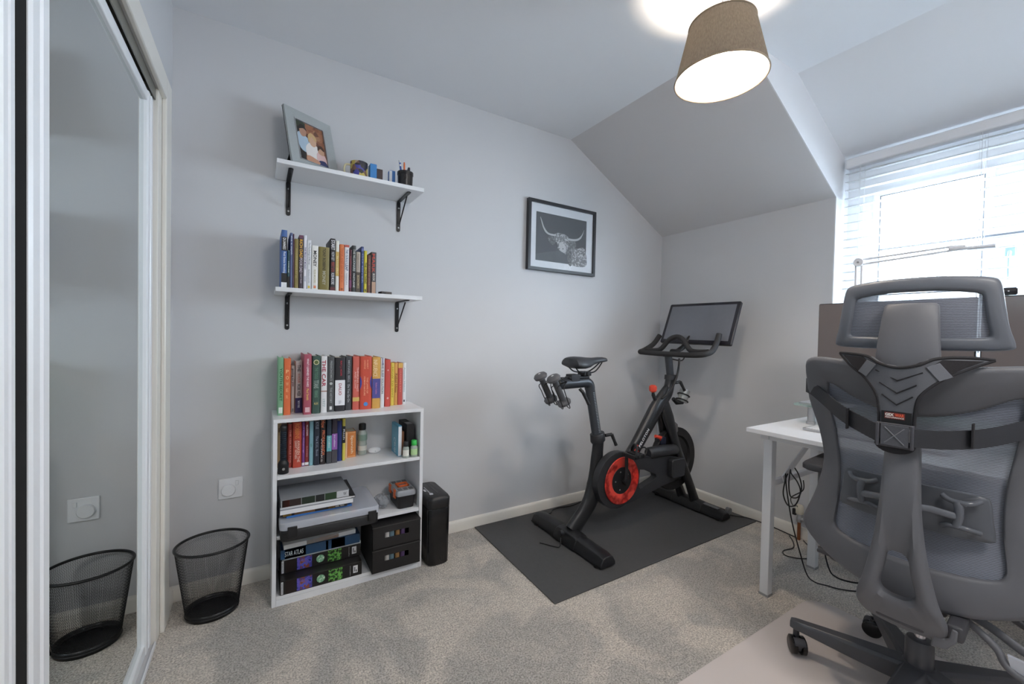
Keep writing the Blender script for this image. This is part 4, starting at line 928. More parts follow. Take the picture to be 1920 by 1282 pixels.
    for x, w, zt, zb in prof:
        ring = []
        for k in range(20):
            a = 2*PI*k/20; c, s_ = math.cos(a), math.sin(a); yy = w*(abs(c)**.75)*(1 if c > 0 else -1); zz = (zt+zb)/2+(zt-zb)/2*s_-(.012*(abs(c)**2) if x < 1.56 else .004*abs(c))
            ring.append((x, YC_+yy, zz))
        rs.append(ring)
    build('saddle', b.rings(rs), mat('saddle_vinyl', '#34363b', .45, noise=.08), t, **K)
    sd_ = t
    b = B()
    for s_ in (-1, 1):
        b.tube(smooth_poly([(1.425, YC_+s_*.030, .955), (1.455, YC_+s_*.024, .930), (1.50, YC_+s_*.022, .922), (1.56, YC_+s_*.022, .924), (1.60, YC_+s_*.016, .945), (1.635, YC_+s_*.008, .976)], 24, False), .0038, 8)
    build('saddle_rail', b, blackmetal, t, **K)
    b = B(); b.box(1.490, 1.540, YC_-.028, YC_+.028, .905, .928); b.cyl((1.515, YC_-.034, .918), (1.515, YC_+.034, .918), .010)
    b.cyl((1.515, YC_, .890), (1.515, YC_, .91), .014)
    build('saddle_clamp', b, blackm, t, bevel=.002, **K)
    b = B(); b.box(1.395, 1.535, YC_-.022, YC_+.022, .892, .903); b.box(1.405, 1.465, YC_-.026, YC_+.026, .874, .915)
    build('seat_carriage', b, bikeg, t, bevel=.004, **K)
    # dumbbell rack
    b = B()
    for yc in (1.775, 1.665):
        for dx in (-.022, .022):
            b.tube(smooth_poly([(1.345, yc, .882), (1.285+dx, yc-.03, .858), (1.300+dx, yc-.040, .800), (1.322+dx, yc-.036, .757), (1.338+dx, yc+.0, .752), (1.340+dx, yc+.032, .775), (1.318+dx, yc+.036, .82), (1.30+dx, yc+.03, .858)], 50), .0026, 6, closed=True)
    b.tube([(1.42, YC_, .895), (1.345, 1.74, .896), (1.335, 1.79, .885)], .004, 8); b.tube([(1.42, YC_, .895), (1.345, 1.70, .896), (1.335, 1.65, .885)], .004, 8)
    build('weight_rack', b, blackmetal, t, **K)
    # frame: down tube, fork and head
    def ktube(name, pts, rads, flat, m=bikem, nn=20, par=t, **kk):
        p = smooth_poly(pts, 36, False); n = len(p); q = []
        for i in range(n):
            v = i*(len(rads)-1)/(n-1); j = min(int(v), len(rads)-2); q.append(rads[j]*(1-(v-j))+rads[j+1]*(v-j))
        return build(name, B().tube(p, q, nn, flat=flat, upv=(1, 0, -.4)), m, par, **K, **kk)
    ktube('down_tube', [(2.215, YC_, .80), (2.165, YC_, .745), (2.10, YC_, .675), (2.02, YC_, .575), (1.93, YC_, .465), (1.84, YC_, .37), (1.76, YC_, .315), (1.68, YC_, .28)], [.036, .045, .052, .048, .044, .044, .045, .045], .66)
    for s_ in (-1, 1):
        ktube('fork_leg', [(2.165, YC_+s_*.004, .72), (2.195, YC_+s_*.020, .62), (2.232, YC_+s_*.034, .50), (2.285, YC_+s_*.046, .375), (2.350, YC_+s_*.050, .245), (2.445, YC_+s_*.048, .058)], [.040, .044, .034, .029, .029, .036], .62)
    ktube('head_tube', [(2.150, YC_, .70), (2.200, YC_, .765), (2.222, YC_, .815), (2.230, YC_, .862)], [.030, .038, .035, .033], .8)
    build('post_collar', B().tube([(2.229, YC_, .850), (2.230, YC_, .853), (2.233, YC_, .882), (2.233, YC_, .885)], [.036, .040, .040, .036], 28, upv=(1, 0, .2), flat=.85), bikeg, t, **K)
    build('handlebar_post', B().tube([(2.233, YC_, .86), (2.205, YC_, 1.008)], .0255, 22, upv=(1, 0, .2), flat=.8), MATS['post_grey'], t, **K)
    # handlebar
    hb = bpy.data.objects.new('handlebar', None); C.objects.link(hb); hb.parent = t
    foam = mat('handlebar_foam', '#2b2b2d', .75, noise=.15)
    rail = smooth_poly([(2.385, 1.935, 1.135), (2.335, 1.945, 1.075), (2.265, 1.955, 1.036), (2.205, 1.945, 1.022), (2.187, 1.90, 1.020), (2.187, 1.80, 1.018), (2.187, 1.70, 1.018), (2.187, 1.60, 1.018), (2.192, 1.505, 1.022), (2.215, 1.468, 1.030), (2.262, 1.460, 1.048), (2.300, 1.458, 1.095), (2.325, 1.460, 1.148)], 96, False)
    build('grip_bar', B().tube(rail, .0165, 16), foam, hb, **K)
    hump = smooth_poly([(2.255, 1.945, 1.034), (2.262, 1.87, 1.034), (2.262, 1.82, 1.048), (2.270, 1.765, 1.108), (2.278, 1.715, 1.128), (2.274, 1.665, 1.108), (2.262, 1.61, 1.050), (2.255, 1.56, 1.038), (2.245, 1.475, 1.042)], 72, False)
    build('grip_bar', B().tube(hump, .0155, 16), foam, hb, **K)
    b = B(); b.box(2.175, 2.275, YC_-.022, YC_+.022, 1.000, 1.030); b.box(2.185, 2.235, YC_-.035, YC_+.035, 1.004, 1.026); b.cyl((2.27, YC_-.03, 1.03), (2.27, YC_+.03, 1.03), .018)
    build('stem', b, blackm, hb, bevel=.004, **K)
    # screen
    sc_ = bpy.data.objects.new('touchscreen', None); C.objects.link(sc_); sc_.parent = t
    bl = Vector((2.335, 1.892, 1.088)); br = Vector((2.325, 1.388, 1.083)); tl = Vector((2.455, 1.904, 1.352)); tr = Vector((2.445, 1.388, 1.349))
    X = (br-bl).normalized(); U = (tl-bl).normalized(); N = X.cross(U).normalized()   # towards the rider?
    if N.x > 0: N = -N
    W_, H_ = (br-bl).length, (tl-bl).length
    def scr(name, u0, u1, v0, v1, d0, d1, m, r=.010, **kk):
        pl = rrect(u0, u1, v0, v1, r, 5)
        build(name, B().rings([[bl+X*u+U*v+N*d for u, v in pl] for d in (d0, d1)]), m, sc_, **K, **kk)
    scr('screen_shell', 0, W_, 0, H_, -.018, 0, mat('screen_shell', '#1d1c20', .3), bevel=.003)
    scr('screen_back', .06, W_-.06, .04, H_-.04, -.038, -.017, blackm, bevel=.006)
    scr('screen_bezel', .004, W_-.004, .004, H_-.004, 0, .0008, mat('screen_bezel', '#24232a', .12), r=.008)
    scr('display', .022, W_-.022, .026, H_-.020, .0008, .0012, mat('display_glass', '#6b6e76', .08, .0, spec=.8), r=.002)
    b = B(); b.tube([(2.27, YC_-.01, 1.03), (2.32, YC_-.02, 1.06), (2.385, 1.67, 1.15)], [.016, .016, .020], 14); b.cyl((2.40, 1.61, 1.17), (2.40, 1.73, 1.17), .020)
    build('screen_arm', b, blackm, sc_, **K)
    # cable
    build('cable', B().tube(smooth_poly([(2.275, 1.69, .99), (2.262, 1.685, .93), (2.235, 1.678, .87), (2.200, 1.675, .82), (2.16, 1.68, .775), (2.12, 1.69, .745)], 30, False), .0065, 10), rubber, t, **K)
    build('cable', B().tube(smooth_poly([(2.262, 1.74, .985), (2.30, 1.70, .975), (2.32, 1.69, .99), (2.30, 1.68, 1.01), (2.28, 1.69, 1.0)], 24, False), .004, 8), rubber, t, **K)
    # resistance knob
    build('knob_stem', B().tube([(2.095, YC_, .735), (2.075, YC_, .765), (2.070, YC_, .79)], [.013, .011, .007], 14), blackm, t, **K)
    red = mat('knob_red', '#dc4a36', .3)
    b = B(); rs = []
    for r_, z in ((.010, .782), (.020, .790), (.0225, .805), (.021, .820), (.012, .828)):
        rs.append([(2.070+r_*(1+.07*math.cos(6*a*PI/18))*math.cos(a*PI/18), YC_+r_*(1+.07*math.cos(6*a*PI/18))*math.sin(a*PI/18), z) for a in range(36)])
    build('resistance_knob', b.rings(rs), red, t, **K)
    build('bottle_holder', B().tube([(2.265, YC_, .73), (2.30, YC_, .705), (2.345, YC_-.01, .705)], [.012, .016, .014], 12), blackm, t, **K)
    b = B()
    for zz in (-.028, .005): b.tube([(2.352+.0355*math.cos(a*PI/16)+.45*zz, 1.71+.0355*math.sin(a*PI/16), .745+zz-.016*math.cos(a*PI/16)) for a in range(32)], .004, 8, closed=True)
    build('holder_ring', b, blackm, t, **K)
    # drive side: chainguard with the red ring
    yg0, yg1 = 1.648, 1.692
    cx, cz, R0 = 1.722, .318, .158
    body = [(cx+R0*math.cos(math.radians(a)), cz+R0*math.sin(math.radians(a))) for a in range(70, 291, 10)]
    body += [(1.845, .175), (1.95, .195), (2.10, .222), (2.20, .236), (2.262, .252), (2.268, .30), (2.262, .345), (2.235, .378), (2.15, .396), (2.02, .408), (1.90, .428), (1.83, .452)]
    hole = [(1.892, .352), (1.935, .345), (2.03, .302), (2.036, .286), (2.025, .276), (1.90, .240), (1.885, .252)]
    cg = build('chainguard', holed_prism(body, [hole], yg0, yg1), bikeg, t, bevel=.008, segs=3, ang=30, **K)
    build('guard_rim', B().lathe([(R0-.020, -.001), (R0-.004, -.008), (R0-.001, .004), (R0-.001, .012)], (cx+.004, 0, cz), 'y', 72, cap=False), blackg, cg, **K)
    ring = B().lathe([(.133, yg0-.004), (.129, yg0-.007), (.080, yg0-.004), (.074, yg0-.001)], (cx+.022, 0, cz-.004), 'y', 72, cap=False)
    build('red_ring', ring, pattern_mat('ring_red', ['b3241c', 'd8352a', '8a1f1c', 'e0483c'], 9, .25, 'NOISE'), cg, **K)
    build('guard_hub', B().lathe([(.076, yg0-.001), (.074, yg0-.003), (.02, yg0-.006), (.001, yg0-.006)], (cx+.022, 0, cz-.004), 'y', 48, cap=False), blackm, cg, **K)
    for k in range(5):
        a = 2*PI*k/5+.6; build('bolt', B().cyl((cx+.022+.052*math.cos(a), yg0-.006, cz-.004+.052*math.sin(a)), (cx+.022+.052*math.cos(a), yg0-.002, cz-.004+.052*math.sin(a)), .0042, n=10), silver, cg, **K)
    build('gear_cover', B().prism(rrect(2.135, 2.255, .268, .382, .018), 1.612, 1.650), bikeg, cg, bevel=.006, segs=3, **K)
    build('support_tube', B().tube([(1.975, 1.665, .432), (1.985, 1.665, .432), (2.11, 1.665, .430), (2.215, 1.665, .425), (2.228, 1.665, .424)], [.026, .034, .036, .034, .026], 22), bikeg, t, **K)
    # cranks and pedals
    def crank(y, up, name='crank_arm'):
        s_ = 1 if up else -1; b = B()
        b.tube([(1.752, y, .312), (1.752, y, .312+s_*.05), (1.750, y, .312+s_*.150), (1.750, y, .312+s_*.165)], [.017, .012, .011, .015], 16, flat=.6, upv=(1, 0, 0))
        b.cyl((1.752, y-.012, .312), (1.752, y+.012, .312), .018)
        return build(name, b, blackm, t, **K)
    crank(1.622, True); crank(1.822, False)
    build('axle', B().cyl((1.752, 1.62, .312), (1.752, 1.83, .312), .012), blackmetal, t, **K)
    def pedal(yc, zc, lb=None):
        b = B(); b.cyl((1.752, yc-.045, zc), (1.752, yc+.045, zc), .008)
        b.box(1.715, 1.790, yc-.040, yc-.030, zc-.012, zc+.012); b.box(1.715, 1.790, yc+.030, yc+.040, zc-.012, zc+.012)
        b.box(1.712, 1.724, yc-.040, yc+.040, zc-.012, zc+.012); b.box(1.781, 1.793, yc-.040, yc+.040, zc-.012, zc+.012); b.box(1.735, 1.770, yc-.036, yc+.036, zc-.014, zc+.014)
        p = build('pedal', b, blackm, t, bevel=.003, **K)
        build('toe_cage', B().tube(smooth_poly([(1.725, yc-.042, zc), (1.728, yc-.040, zc+.03), (1.75, yc-.020, zc+.052), (1.765, yc+.01, zc+.054), (1.778, yc+.036, zc+.03), (1.780, yc+.042, zc)], 24, False), .005, 8, flat=1.6), blackm, p, **K)
        build('toe_cage', B().tube(smooth_poly([(1.790, yc-.036, zc-.01), (1.83, yc-.02, zc+.02), (1.838, yc+.01, zc+.03), (1.80, yc+.038, zc+.0)], 20, False), .004, 8), blackm, p, **K)
        return p
    pedal(1.572, .475)
    p2 = pedal(1.87, .147)
    # flywheel
    build('flywheel', B().lathe([(.001, 1.704), (.05, 1.704), (.055, 1.712), (.14, 1.712), (.150, 1.700), (.197, 1.700), (.200, 1.704), (.200, 1.734), (.197, 1.738), (.150, 1.738), (.14, 1.727), (.055, 1.727), (.05, 1.736), (.001, 1.736)], (2.275, 0, .35), 'y', 96), mat('flywheel_black', '#19191b', .4, .2), t, **K)
    build('flywheel_cover', B().lathe([(.001, 1.742), (.10, 1.744), (.16, 1.748), (.170, 1.760), (.10, 1.775), (.001, 1.780)], (2.275, 0, .35), 'y', 64), bikem, t, **K)
    build('brake_housing', B().tube([(2.246, YC_-.012, .525), (2.246, YC_-.012, .530), (2.244, YC_-.012, .572), (2.242, YC_-.012, .582)], [.032, .036, .034, .022], 20), mat('housing_taupe', '#5d5a5b', .5), t, **K)
    build('brake_arm', B().tube([(2.08, 1.70, .515), (2.13, 1.70, .500), (2.15, 1.70, .44)], [.010, .012, .010], 10), MATS['knob_red'], t, **K)
    build('brake_caliper', B().box(2.125, 2.165, 1.685, 1.745, .44, .505), mat('caliper_blue_black', '#20263a', .3, .3), t, bevel=.006, **K)
    # lettering on the down tube
    d = Vector((2.055-1.905, 0, .600-.412)).normalized(); u = Vector((-d.z, 0, d.x)); wt = mat('print_white', '#e3e4e6', .5)
    text_part('lettering', 'PELOTON', (1.958, 1.6815, .522), .124, .0185, d, u, wt, t, bold=.03, spacing=1.15)
    lc = Vector((1.894, 1.6815, .450)); lr = mat('logo_red', '#d8352a', .4)
    b = B(); rs = []
    for rr_ in (.019, .0115): rs.append([lc+d*(rr_*math.cos(a*PI/18))+u*(rr_*math.sin(a*PI/18)) for a in range(36)])
    b.rings(rs, cap=False); b.rings([[lc+d*(.0055*math.cos(a*PI/12))+u*(.0055*math.sin(a*PI/12)) for a in range(24)], [lc+d*(.0015*math.cos(a*PI/12))+u*(.0015*math.sin(a*PI/12)) for a in range(24)]], cap=False)
    b.quad(lc+d*.010+u*.012, lc+d*.036+u*.018, lc+d*.036+u*.010, lc+d*.016+u*.004)
    build('emblem', b, lr, t, **K)
    b = B(); c2 = Vector((2.10, 1.79, .055))
    b.tube([c2+Vector((.030*math.cos(a), 0, .026*math.sin(a)+.004)) for a in [k*PI/12 for k in range(24)]], .006, 8, closed=True)
    b.tube([c2+Vector((-.03, 0, -.0)), c2+Vector((-.005, 0, -.012)), c2+Vector((.01, 0, .01))], .005, 8)
    return t
bike()
def dumbbell(y, label):
    a, c = Vector((1.262, y, .902)), Vector((1.330, y-.002, .778)); ax = (c-a).normalized()
    t = thing('dumbbell', label, 'dumbbell', tuple((a+c)/2), 0, 'small dumbbells in the rack behind the saddle')
    m = mat('dumbbell_grey', '#5a5a5e', .6, noise=.08)
    build('handle', B().tube([a, c], .0165, 20), mat('dumbbell_handle', '#47484c', .6), t, world=True)
    for p in (a, c): build('weight_head', B().tube([p-ax*.018, p-ax*.014, p-ax*.004, p+ax*.008, p+ax*.014], [.018, .030, .037, .034, .020], 28), m, t, world=True)
    build('end_mark', B().tube([a-ax*.0182, a-ax*.0186], [.007, .006], 16), col('d8d8da'), t, world=True)
dumbbell(1.775, 'grey dumbbell in the bike rack, the one nearer the shelf wall')
dumbbell(1.662, 'grey dumbbell in the bike rack, the one nearer the room')
def tin():
    t = thing('drink_can', 'short silver grey container held in front of the bike head tube', 'container', (2.352, 1.71, .745)); ax = Vector((.42, 0, 1)).normalized(); c = Vector((2.352, 1.71, .745))
    build('body', B().tube([c-ax*.042, c-ax*.038, c+ax*.036], [.028, .0305, .0315], 32, upv=(0, 1, 0)), mat('satin_grey', '#a9aba8', .3, .4), t, world=True)
    build('rim', B().tube([c+ax*.036, c+ax*.040, c+ax*.042], [.0322, .0325, .028], 32, upv=(0, 1, 0)), silver, t, world=True)
tin()
def floor_cord(name, label, pts, r, m, cat='cable', grp=None):
    o = build(name, B().tube(smooth_poly(pts, 80, False), r, 8), m, origin=pts[0]); tag(o, label, cat, grp); return o
floor_cord('power_cord', 'black power cord wriggling along the mat edge behind the rear foot of the bike', [(1.40, 2.03, .010), (1.44, 2.055, .010), (1.50, 2.075, .010), (1.56, 2.06, .010), (1.60, 2.09, .010), (1.66, 2.10, .010), (1.74, 2.085, .010), (1.84, 2.10, .010), (1.95, 2.11, .010)], .0030, blackm)
floor_cord('power_cord', 'short black lead lying across the mat beside the rear foot of the bike', [(1.372, 1.715, .050), (1.355, 1.70, .014), (1.335, 1.72, .0095), (1.31, 1.76, .0092), (1.29, 1.79, .0092)], .0026, blackm)
floor_cord('power_cord', 'black power cord running from the front of the bike along the right wall', [(2.545, 1.50, .010), (2.565, 1.46, .010), (2.60, 1.42, .010), (2.622, 1.36, .006), (2.625, 1.28, .0042), (2.615, 1.20, .0042), (2.60, 1.12, .0042)], .0030, blackm)
# ------------------------------------------------------------------ office chair
def wback(u, z):
    K = [(.38, -.225), (.50, -.222), (.62, -.212), (.72, -.210), (.82, -.222), (.95, -.255), (1.07, -.295), (1.30, -.270)]
    z = max(K[0][0], min(K[-1][0], z))
    for (a, wa), (b_, wb) in zip(K, K[1:]):
        if a <= z <= b_:
            f = (z-a)/(b_-a); f = f*f*(3-2*f); return wa+(wb-wa)*f+1.15*u*u
def ringband(outer, inner, wf, sec, n=96):
    """band between two matched closed outlines; sec: list of (share from outer to inner, depth offset)"""
    O = smooth_poly([(u, 0, z) for u, z in outer], n); I = smooth_poly([(u, 0, z) for u, z in inner], n)
    rs = []
    for o, i in zip(O, I):
        ring = []
        for s, d in sec:
            u = o.x+(i.x-o.x)*s; z = o.z+(i.z-o.z)*s; ring.append((u, wf(u, z)+d, z))
        rs.append(ring)
    return B().rings(rs, closed=True, cap=False)
def fillpanel(loop, wf, n=96, m=10, d=0):
    P = smooth_poly([(u, 0, z) for u, z in loop], n); c = sum((p for p in P), Vector())/len(P)
    rs = []
    for k in range(m):
        f = 1-k/m; rs.append([(c.x+(p.x-c.x)*f, wf(c.x+(p.x-c.x)*f, c.z+(p.z-c.z)*f)+d, c.z+(p.z-c.z)*f) for p in P])
    b = B(); V = [[b.bm.verts.new(p) for p in r] for r in rs]
    for r0, r1 in zip(V, V[1:]):
        for j in range(len(r0)): b.bm.faces.new((r0[j], r0[(j+1) % len(r0)], r1[(j+1) % len(r0)], r1[j]))
    cv = b.bm.verts.new((c.x, wf(c.x, c.z)+d, c.z))
    for j in range(len(V[-1])): b.bm.faces.new((V[-1][j], V[-1][(j+1) % len(V[-1])], cv))
    return b
def sym(pts): return pts+[(-u, z) for u, z in pts[::-1] if abs(u) > 1e-6]
def office_chair():
    t = thing('office_chair', 'grey high-backed mesh office chair on castors seen from behind at the desk', 'office chair', (1.75, .415, .0038), math.radians(-85))
    outer = sym([(0, 1.052), (.10, 1.057), (.19, 1.066), (.238, 1.062), (.258, 1.035), (.260, .955), (.244, .88), (.222, .80), (.216, .73), (.236, .63), (.268, .54), (.275, .505), (.245, .468), (.170, .430), (.085, .408), (0, .403)])
    inner = sym([(0, .918), (.06, .926), (.13, .955), (.180, .985), (.193, .978), (.190, .92), (.182, .86), (.172, .79), (.166, .72), (.166, .64), (.172, .575), (.172, .545), (.160, .527), (.12, .518), (.06, .513), (0, .512)])
    sec = [(0, .014), (0, .002), (.05, -.005), (.14, -.008), (.5, -.009), (.9, -.006), (.97, -.003), (1, .003), (1, .016), (.5, .020)]
    build('back_frame', ringband(outer, inner, wback, sec), chairp, t, ang=55)
    build('back_mesh', fillpanel([(u*1.01, .72+(z-.72)*1.01) for u, z in inner], wback, d=.008), chairmesh, t)
    # darker lower fabric band
    # spine with its oval window
    wsp = lambda u, z: {0: 0}.get(0)+(-.318-.020*math.sin(max(0, min(1, (z-.36)/.55))*PI)+(.05*max(0, .44-z)/.08)**1.0)
    so = sym([(0, .885), (.022, .885), (.032, .86), (.035, .80), (.039, .70), (.046, .62), (.056, .55), (.070, .48), (.086, .42), (.090, .385), (.078, .355), (.045, .340), (0, .336)])
    si = sym([(0, .572), (.010, .571), (.018, .565), (.022, .556), (.024, .545), (.026, .53), (.028, .515), (.031, .500), (.035, .480), (.035, .466), (.029, .455), (.015, .448), (0, .447)])
    ssec = [(0, .030), (0, .008), (.10, -.004), (.5, -.010), (.88, -.004), (1, .006), (1, .030)]
    build('spine', ringband(so, si, wsp, ssec, 104), chairp, t, ang=55)
    # lumbar support
    wl = lambda u, z: wback(u, .67)-.020
    lp = sym([(0, .738), (.10, .736), (.138, .732), (.148, .718), (.152, .675), (.157, .635), (.150, .622), (.10, .618), (0, .618)])
    lb = B(); P = smooth_poly([(u, 0, z) for u, z in lp], 80); rr = []
    for f, d in ((.96, .010), (1, .006), (1, .0), (.97, -.005)):
        rr.append([(p.x*f, wl(p.x*f, 0)+d, .678+(p.z-.678)*f) for p in P])
    b = lb; V = [[b.bm.verts.new(p) for p in r] for r in rr]
    for r0, r1 in zip(V, V[1:]):
        for j in range(len(r0)): b.bm.faces.new((r0[j], r0[(j+1) % len(r0)], r1[(j+1) % len(r0)], r1[j]))
    for g, r, dd in ((V[-1], .97, -.005), (V[0], .96, .010)):
        prev = g
        for f2 in (.75, .5, .25):
            cur = [b.bm.verts.new((p.x*r*f2, wl(p.x*r*f2, 0)+dd, .678+(p.z-.678)*r*f2)) for p in P]
            for j in range(len(P)): b.bm.faces.new((prev[j], prev[(j+1) % len(P)], cur[(j+1) % len(P)], cur[j]))
            prev = cur
        b.bm.faces.new(prev)
    lum = build('lumbar_pad', b, mat('lumbar_plastic', '#5a5d63', .35, noise=.05), t, ang=60)
    shiny = mat('bracket_plastic', '#62656c', .22, noise=.04)
    for s in (-1, 1):
        b = B(); uc = s*.098
        W_ = lambda u: wl(u, 0)
        b.tube([(uc-s*.004, W_(uc)-.028, .652), (uc, W_(uc)-.030, .68), (uc, W_(uc)-.030, .700), (uc-s*.004, W_(uc)-.028, .716)], .0075, 12, flat=1.2)
        for zz, a in ((.716, .002), (.652, -.002)):
            b.tube(smooth_poly([(uc-.032, W_(uc-.03)-.012, zz+a*4), (uc-.016, W_(uc)-.026, zz), (uc+.016, W_(uc)-.026, zz), (uc+.034, W_(uc+.03)-.012, zz+a*4)], 24, False), .0065, 12)
        b.tube([(uc, W_(uc)-.030, .678), (s*.05, W_(.05)-.045, .688), (s*.020, W_(0)-.075, .692)], .009, 12, flat=.5)
        build('lumbar_bracket', b, shiny, lum)
    # head rest
    ho = sym([(0, 1.290), (.06, 1.289), (.115, 1.284), (.143, 1.277), (.152, 1.262), (.158, 1.22), (.166, 1.16), (.176, 1.118), (.172, 1.104), (.14, 1.099), (.07, 1.097), (0, 1.097)])
    hi = sym([(0, 1.252), (.05, 1.251), (.095, 1.246), (.118, 1.240), (.124, 1.230), (.128, 1.20), (.133, 1.165), (.136, 1.142), (.130, 1.133), (.10, 1.131), (.05, 1.130), (0, 1.130)])
    wh = lambda u, z: -.262-.010*math.sin((z-1.10)/.19*PI)+1.3*u*u
    hr = bpy.data.objects.new('headrest', None); C.objects.link(hr); hr.parent = t
    build('headrest_frame', ringband(ho, hi, wh, [(0, .012), (0, .002), (.08, -.004), (.25, -.006), (.75, -.006), (.93, -.002), (1, .004), (1, .012), (.5, .015)], 100), mat('headrest_plastic', '#676b73', .42, noise=.04), hr, ang=55)
    build('headrest_mesh', fillpanel([(u*1.01, 1.19+(z-1.19)*1.01) for u, z in hi], wh, d=.006), chairmesh, hr)
    b = B(); rs = []
    for z, hw, w in ((1.035, .066, -.318), (1.06, .064, -.318), (1.12, .060, -.312), (1.18, .056, -.300), (1.212, .053, -.290), (1.220, .047, -.286)):
        rs.append([(u, w+d, z) for u, d in ((-hw, .022), (-hw, .006), (-hw*.8, -.003), (0, -.008), (hw*.8, -.003), (hw, .006), (hw, .022), (0, .024))])
    build('headrest_post', b.rings(rs), chairp, hr, ang=50, bevel=.003)
    # seat, mechanism
    b = B(); rs = []
    for i in range(13):
        f = i/12; y = -.125+.40*f; hw = .200+.05*math.sin(f*PI)**.6; zt = .505+.012*math.sin(f*PI)-(.035*max(0, f-.8)/.2)
        e = min(f, 1-f); th = .055*min(1, .35+e*8)
        rs.append([(hw*c, y, zt-th/2+th/2*s_) for c, s_ in [(math.copysign(abs(math.cos(a))**.5, math.cos(a)), math.copysign(abs(math.sin(a))**.7, math.sin(a))) for a in [2*PI*k/24 for k in range(24)]]])
    build('seat_cushion', b.rings(rs), mat('seat_fabric', '#3f4146', .85, bump=.3, bscale=700), t)
    b = B(); b.prism(rrect(-.20, .20, -.10, .24, .06), .438, .455, 'xy'); build('seat_pan', b, chaird, t, bevel=.004)
    b = B(); b.box(-.075, .075, -.17, .10, .372, .436); b.box(-.05, .05, -.285, -.16, .362, .405); b.box(.085, .118, -.275, -.17, .372, .412)
    build('tilt_mechanism', b, chaird, t, bevel=.008, segs=3)
    b = B()
    b.rings([[(u, w, z) for u, z in [(.066, .402), (.074, .376), (.084, .370), (.092, .378), (.096, .404), (.108, .402), (.106, .372), (.090, .346), (.060, .338)]] for w in (-.278, -.225)])
    build('spine_hook', b, chairp, t, bevel=.004, segs=3)
    for s, y in ((1, -.02), (-1, .03)):
        b = B(); b.tube([(s*.07, y, .405), (s*.20, y-.02, .395), (s*.235, y-.03, .380)], [.006, .006, .006], 10); b.tube([(s*.22, y-.028, .386), (s*.265, y-.04, .372)], [.012, .010], 12, flat=.5)
        build('lever', b, chaird, t)
    # armrests
    for s in (-1, 1):
        ar = bpy.data.objects.new('armrest', None); C.objects.link(ar); ar.parent = t
        b = B(); b.tube(smooth_poly([(s*.11, .0, .415), (s*.16, -.005, .392), (s*.215, -.01, .368), (s*.250, .03, .375), (s*.272, .05, .425), (s*.278, .06, .50), (s*.278, .06, .60)], 44, False), .019, 16, flat=.7)
        b.tube([(s*.12, -.03, .41), (s*.20, -.045, .380), (s*.262, -.02, .372)], .008, 10)
        build('arm_upright', b, chaird, ar)
        build('arm_sleeve', B().tube([(s*.278, .06, .52), (s*.278, .06, .645)], .022, 18, flat=.75), chairp, ar, bevel=.002)
        b = B(); b.rings([[Vector((p[0], p[1], z)) for p in rrect(s*.288-.040+q, s*.288+.040-q, -.02+q, .22-q, .03)] for z, q in ((.645, .006), (.650, 0), (.664, 0), (.671, .005))])
        build('arm_pad', b, mat('arm_pad_pu', '#39393d', .6), ar)
    # folded foot rest bar sticking out low on one side
    b = B(); b.tube(smooth_poly([(.10, -.16, .392), (.135, -.17, .374), (.165, -.18, .352), (.182, -.19, .325), (.215, -.20, .312), (.30, -.21, .302)], 40, False), .0085, 10)
    b.tube(smooth_poly([(.10, -.14, .398), (.15, -.15, .388), (.21, -.17, .366), (.30, -.19, .345)], 30, False), .011, 12, flat=.6)
    build('footrest_bar', b, chairp, t)
    build('footrest_clip', see_b(), clearpl, t)
    build('release_tab', B().prism([(.083, .376), (.112, .376), (.103, .342), (.092, .338)], -.19, -.165), chaird, t, bevel=.004)
    # gas lift and star base
    build('gas_lift', B().lathe([(.0335, .10), (.0335, .195), (.030, .203), (.022, .205)], n=36), mat('lift_sleeve', '#515257', .3, .2), t)
    build('gas_rod', B().lathe([(.014, .20), (.014, .375)], n=24), chrome, t)
    base = bpy.data.objects.new('star_base', None); C.objects.link(base); base.parent = t
    build('hub', B().lathe([(.030, .070), (.052, .074), (.058, .095), (.048, .118), (.036, .128), (.0335, .128)], n=40), mat('base_plastic', '#4b4c51', .38), base)
    for k in range(5):
        a = math.radians(192+72*k); ca, sa = math.cos(a), math.sin(a); rad = Vector((ca, sa, 0)); side = Vector((-sa, ca, 0))
        b = B(); rs = []
        for r, hw, z0, z1 in ((.030, .036, .066, .126), (.09, .031, .066, .124), (.18, .025, .072, .120), (.27, .020, .080, .115), (.318, .018, .084, .112), (.332, .015, .087, .109)):
            rs.append([rad*r+side*u+Vector((0, 0, z)) for u, z in ((-hw, z0), (-hw, z1-.010), (-hw*.72, z1), (hw*.72, z1), (hw, z1-.010), (hw, z0))])
        build('base_arm', b.rings(rs), MATS['base_plastic'], base, bevel=.002)
        cst = bpy.data.objects.new('castor', None); C.objects.link(cst); cst.parent = t
        sw = a+[.5, -.9, 1.2, .2, -.4][k]; wd = Vector((math.cos(sw), math.sin(sw), 0)); fd = Vector((-math.sin(sw), math.cos(sw), 0)); cc = rad*.314+Vector((0, 0, .0305))+fd*.012
        for s in (-1, 1):
            build('castor_wheel', B().tube([cc+wd*(s*.006), cc+wd*(s*.008), cc+wd*(s*.021), cc+wd*(s*.024)], [.027, .0300, .0300, .025], 28), blackg, cst)
        b = B(); b.tube([cc-wd*.006, cc+wd*.006], .020, 20); b.tube([rad*.314+Vector((0, 0, .03)), rad*.314+Vector((0, 0, .086))], [.011, .009], 14); b.tube([cc-wd*.017+fd*.012+Vector((0, 0, .014)), cc+wd*.017+fd*.012+Vector((0, 0, .014))], .016, 14)
        build('castor_hood', b, chaird, cst)
    return t
def see_b():
    b = B(); b.prism([(.182, .355), (.215, .352), (.30, .33), (.30, .303), (.19, .318)], -.195, -.185); return b
office_chair()
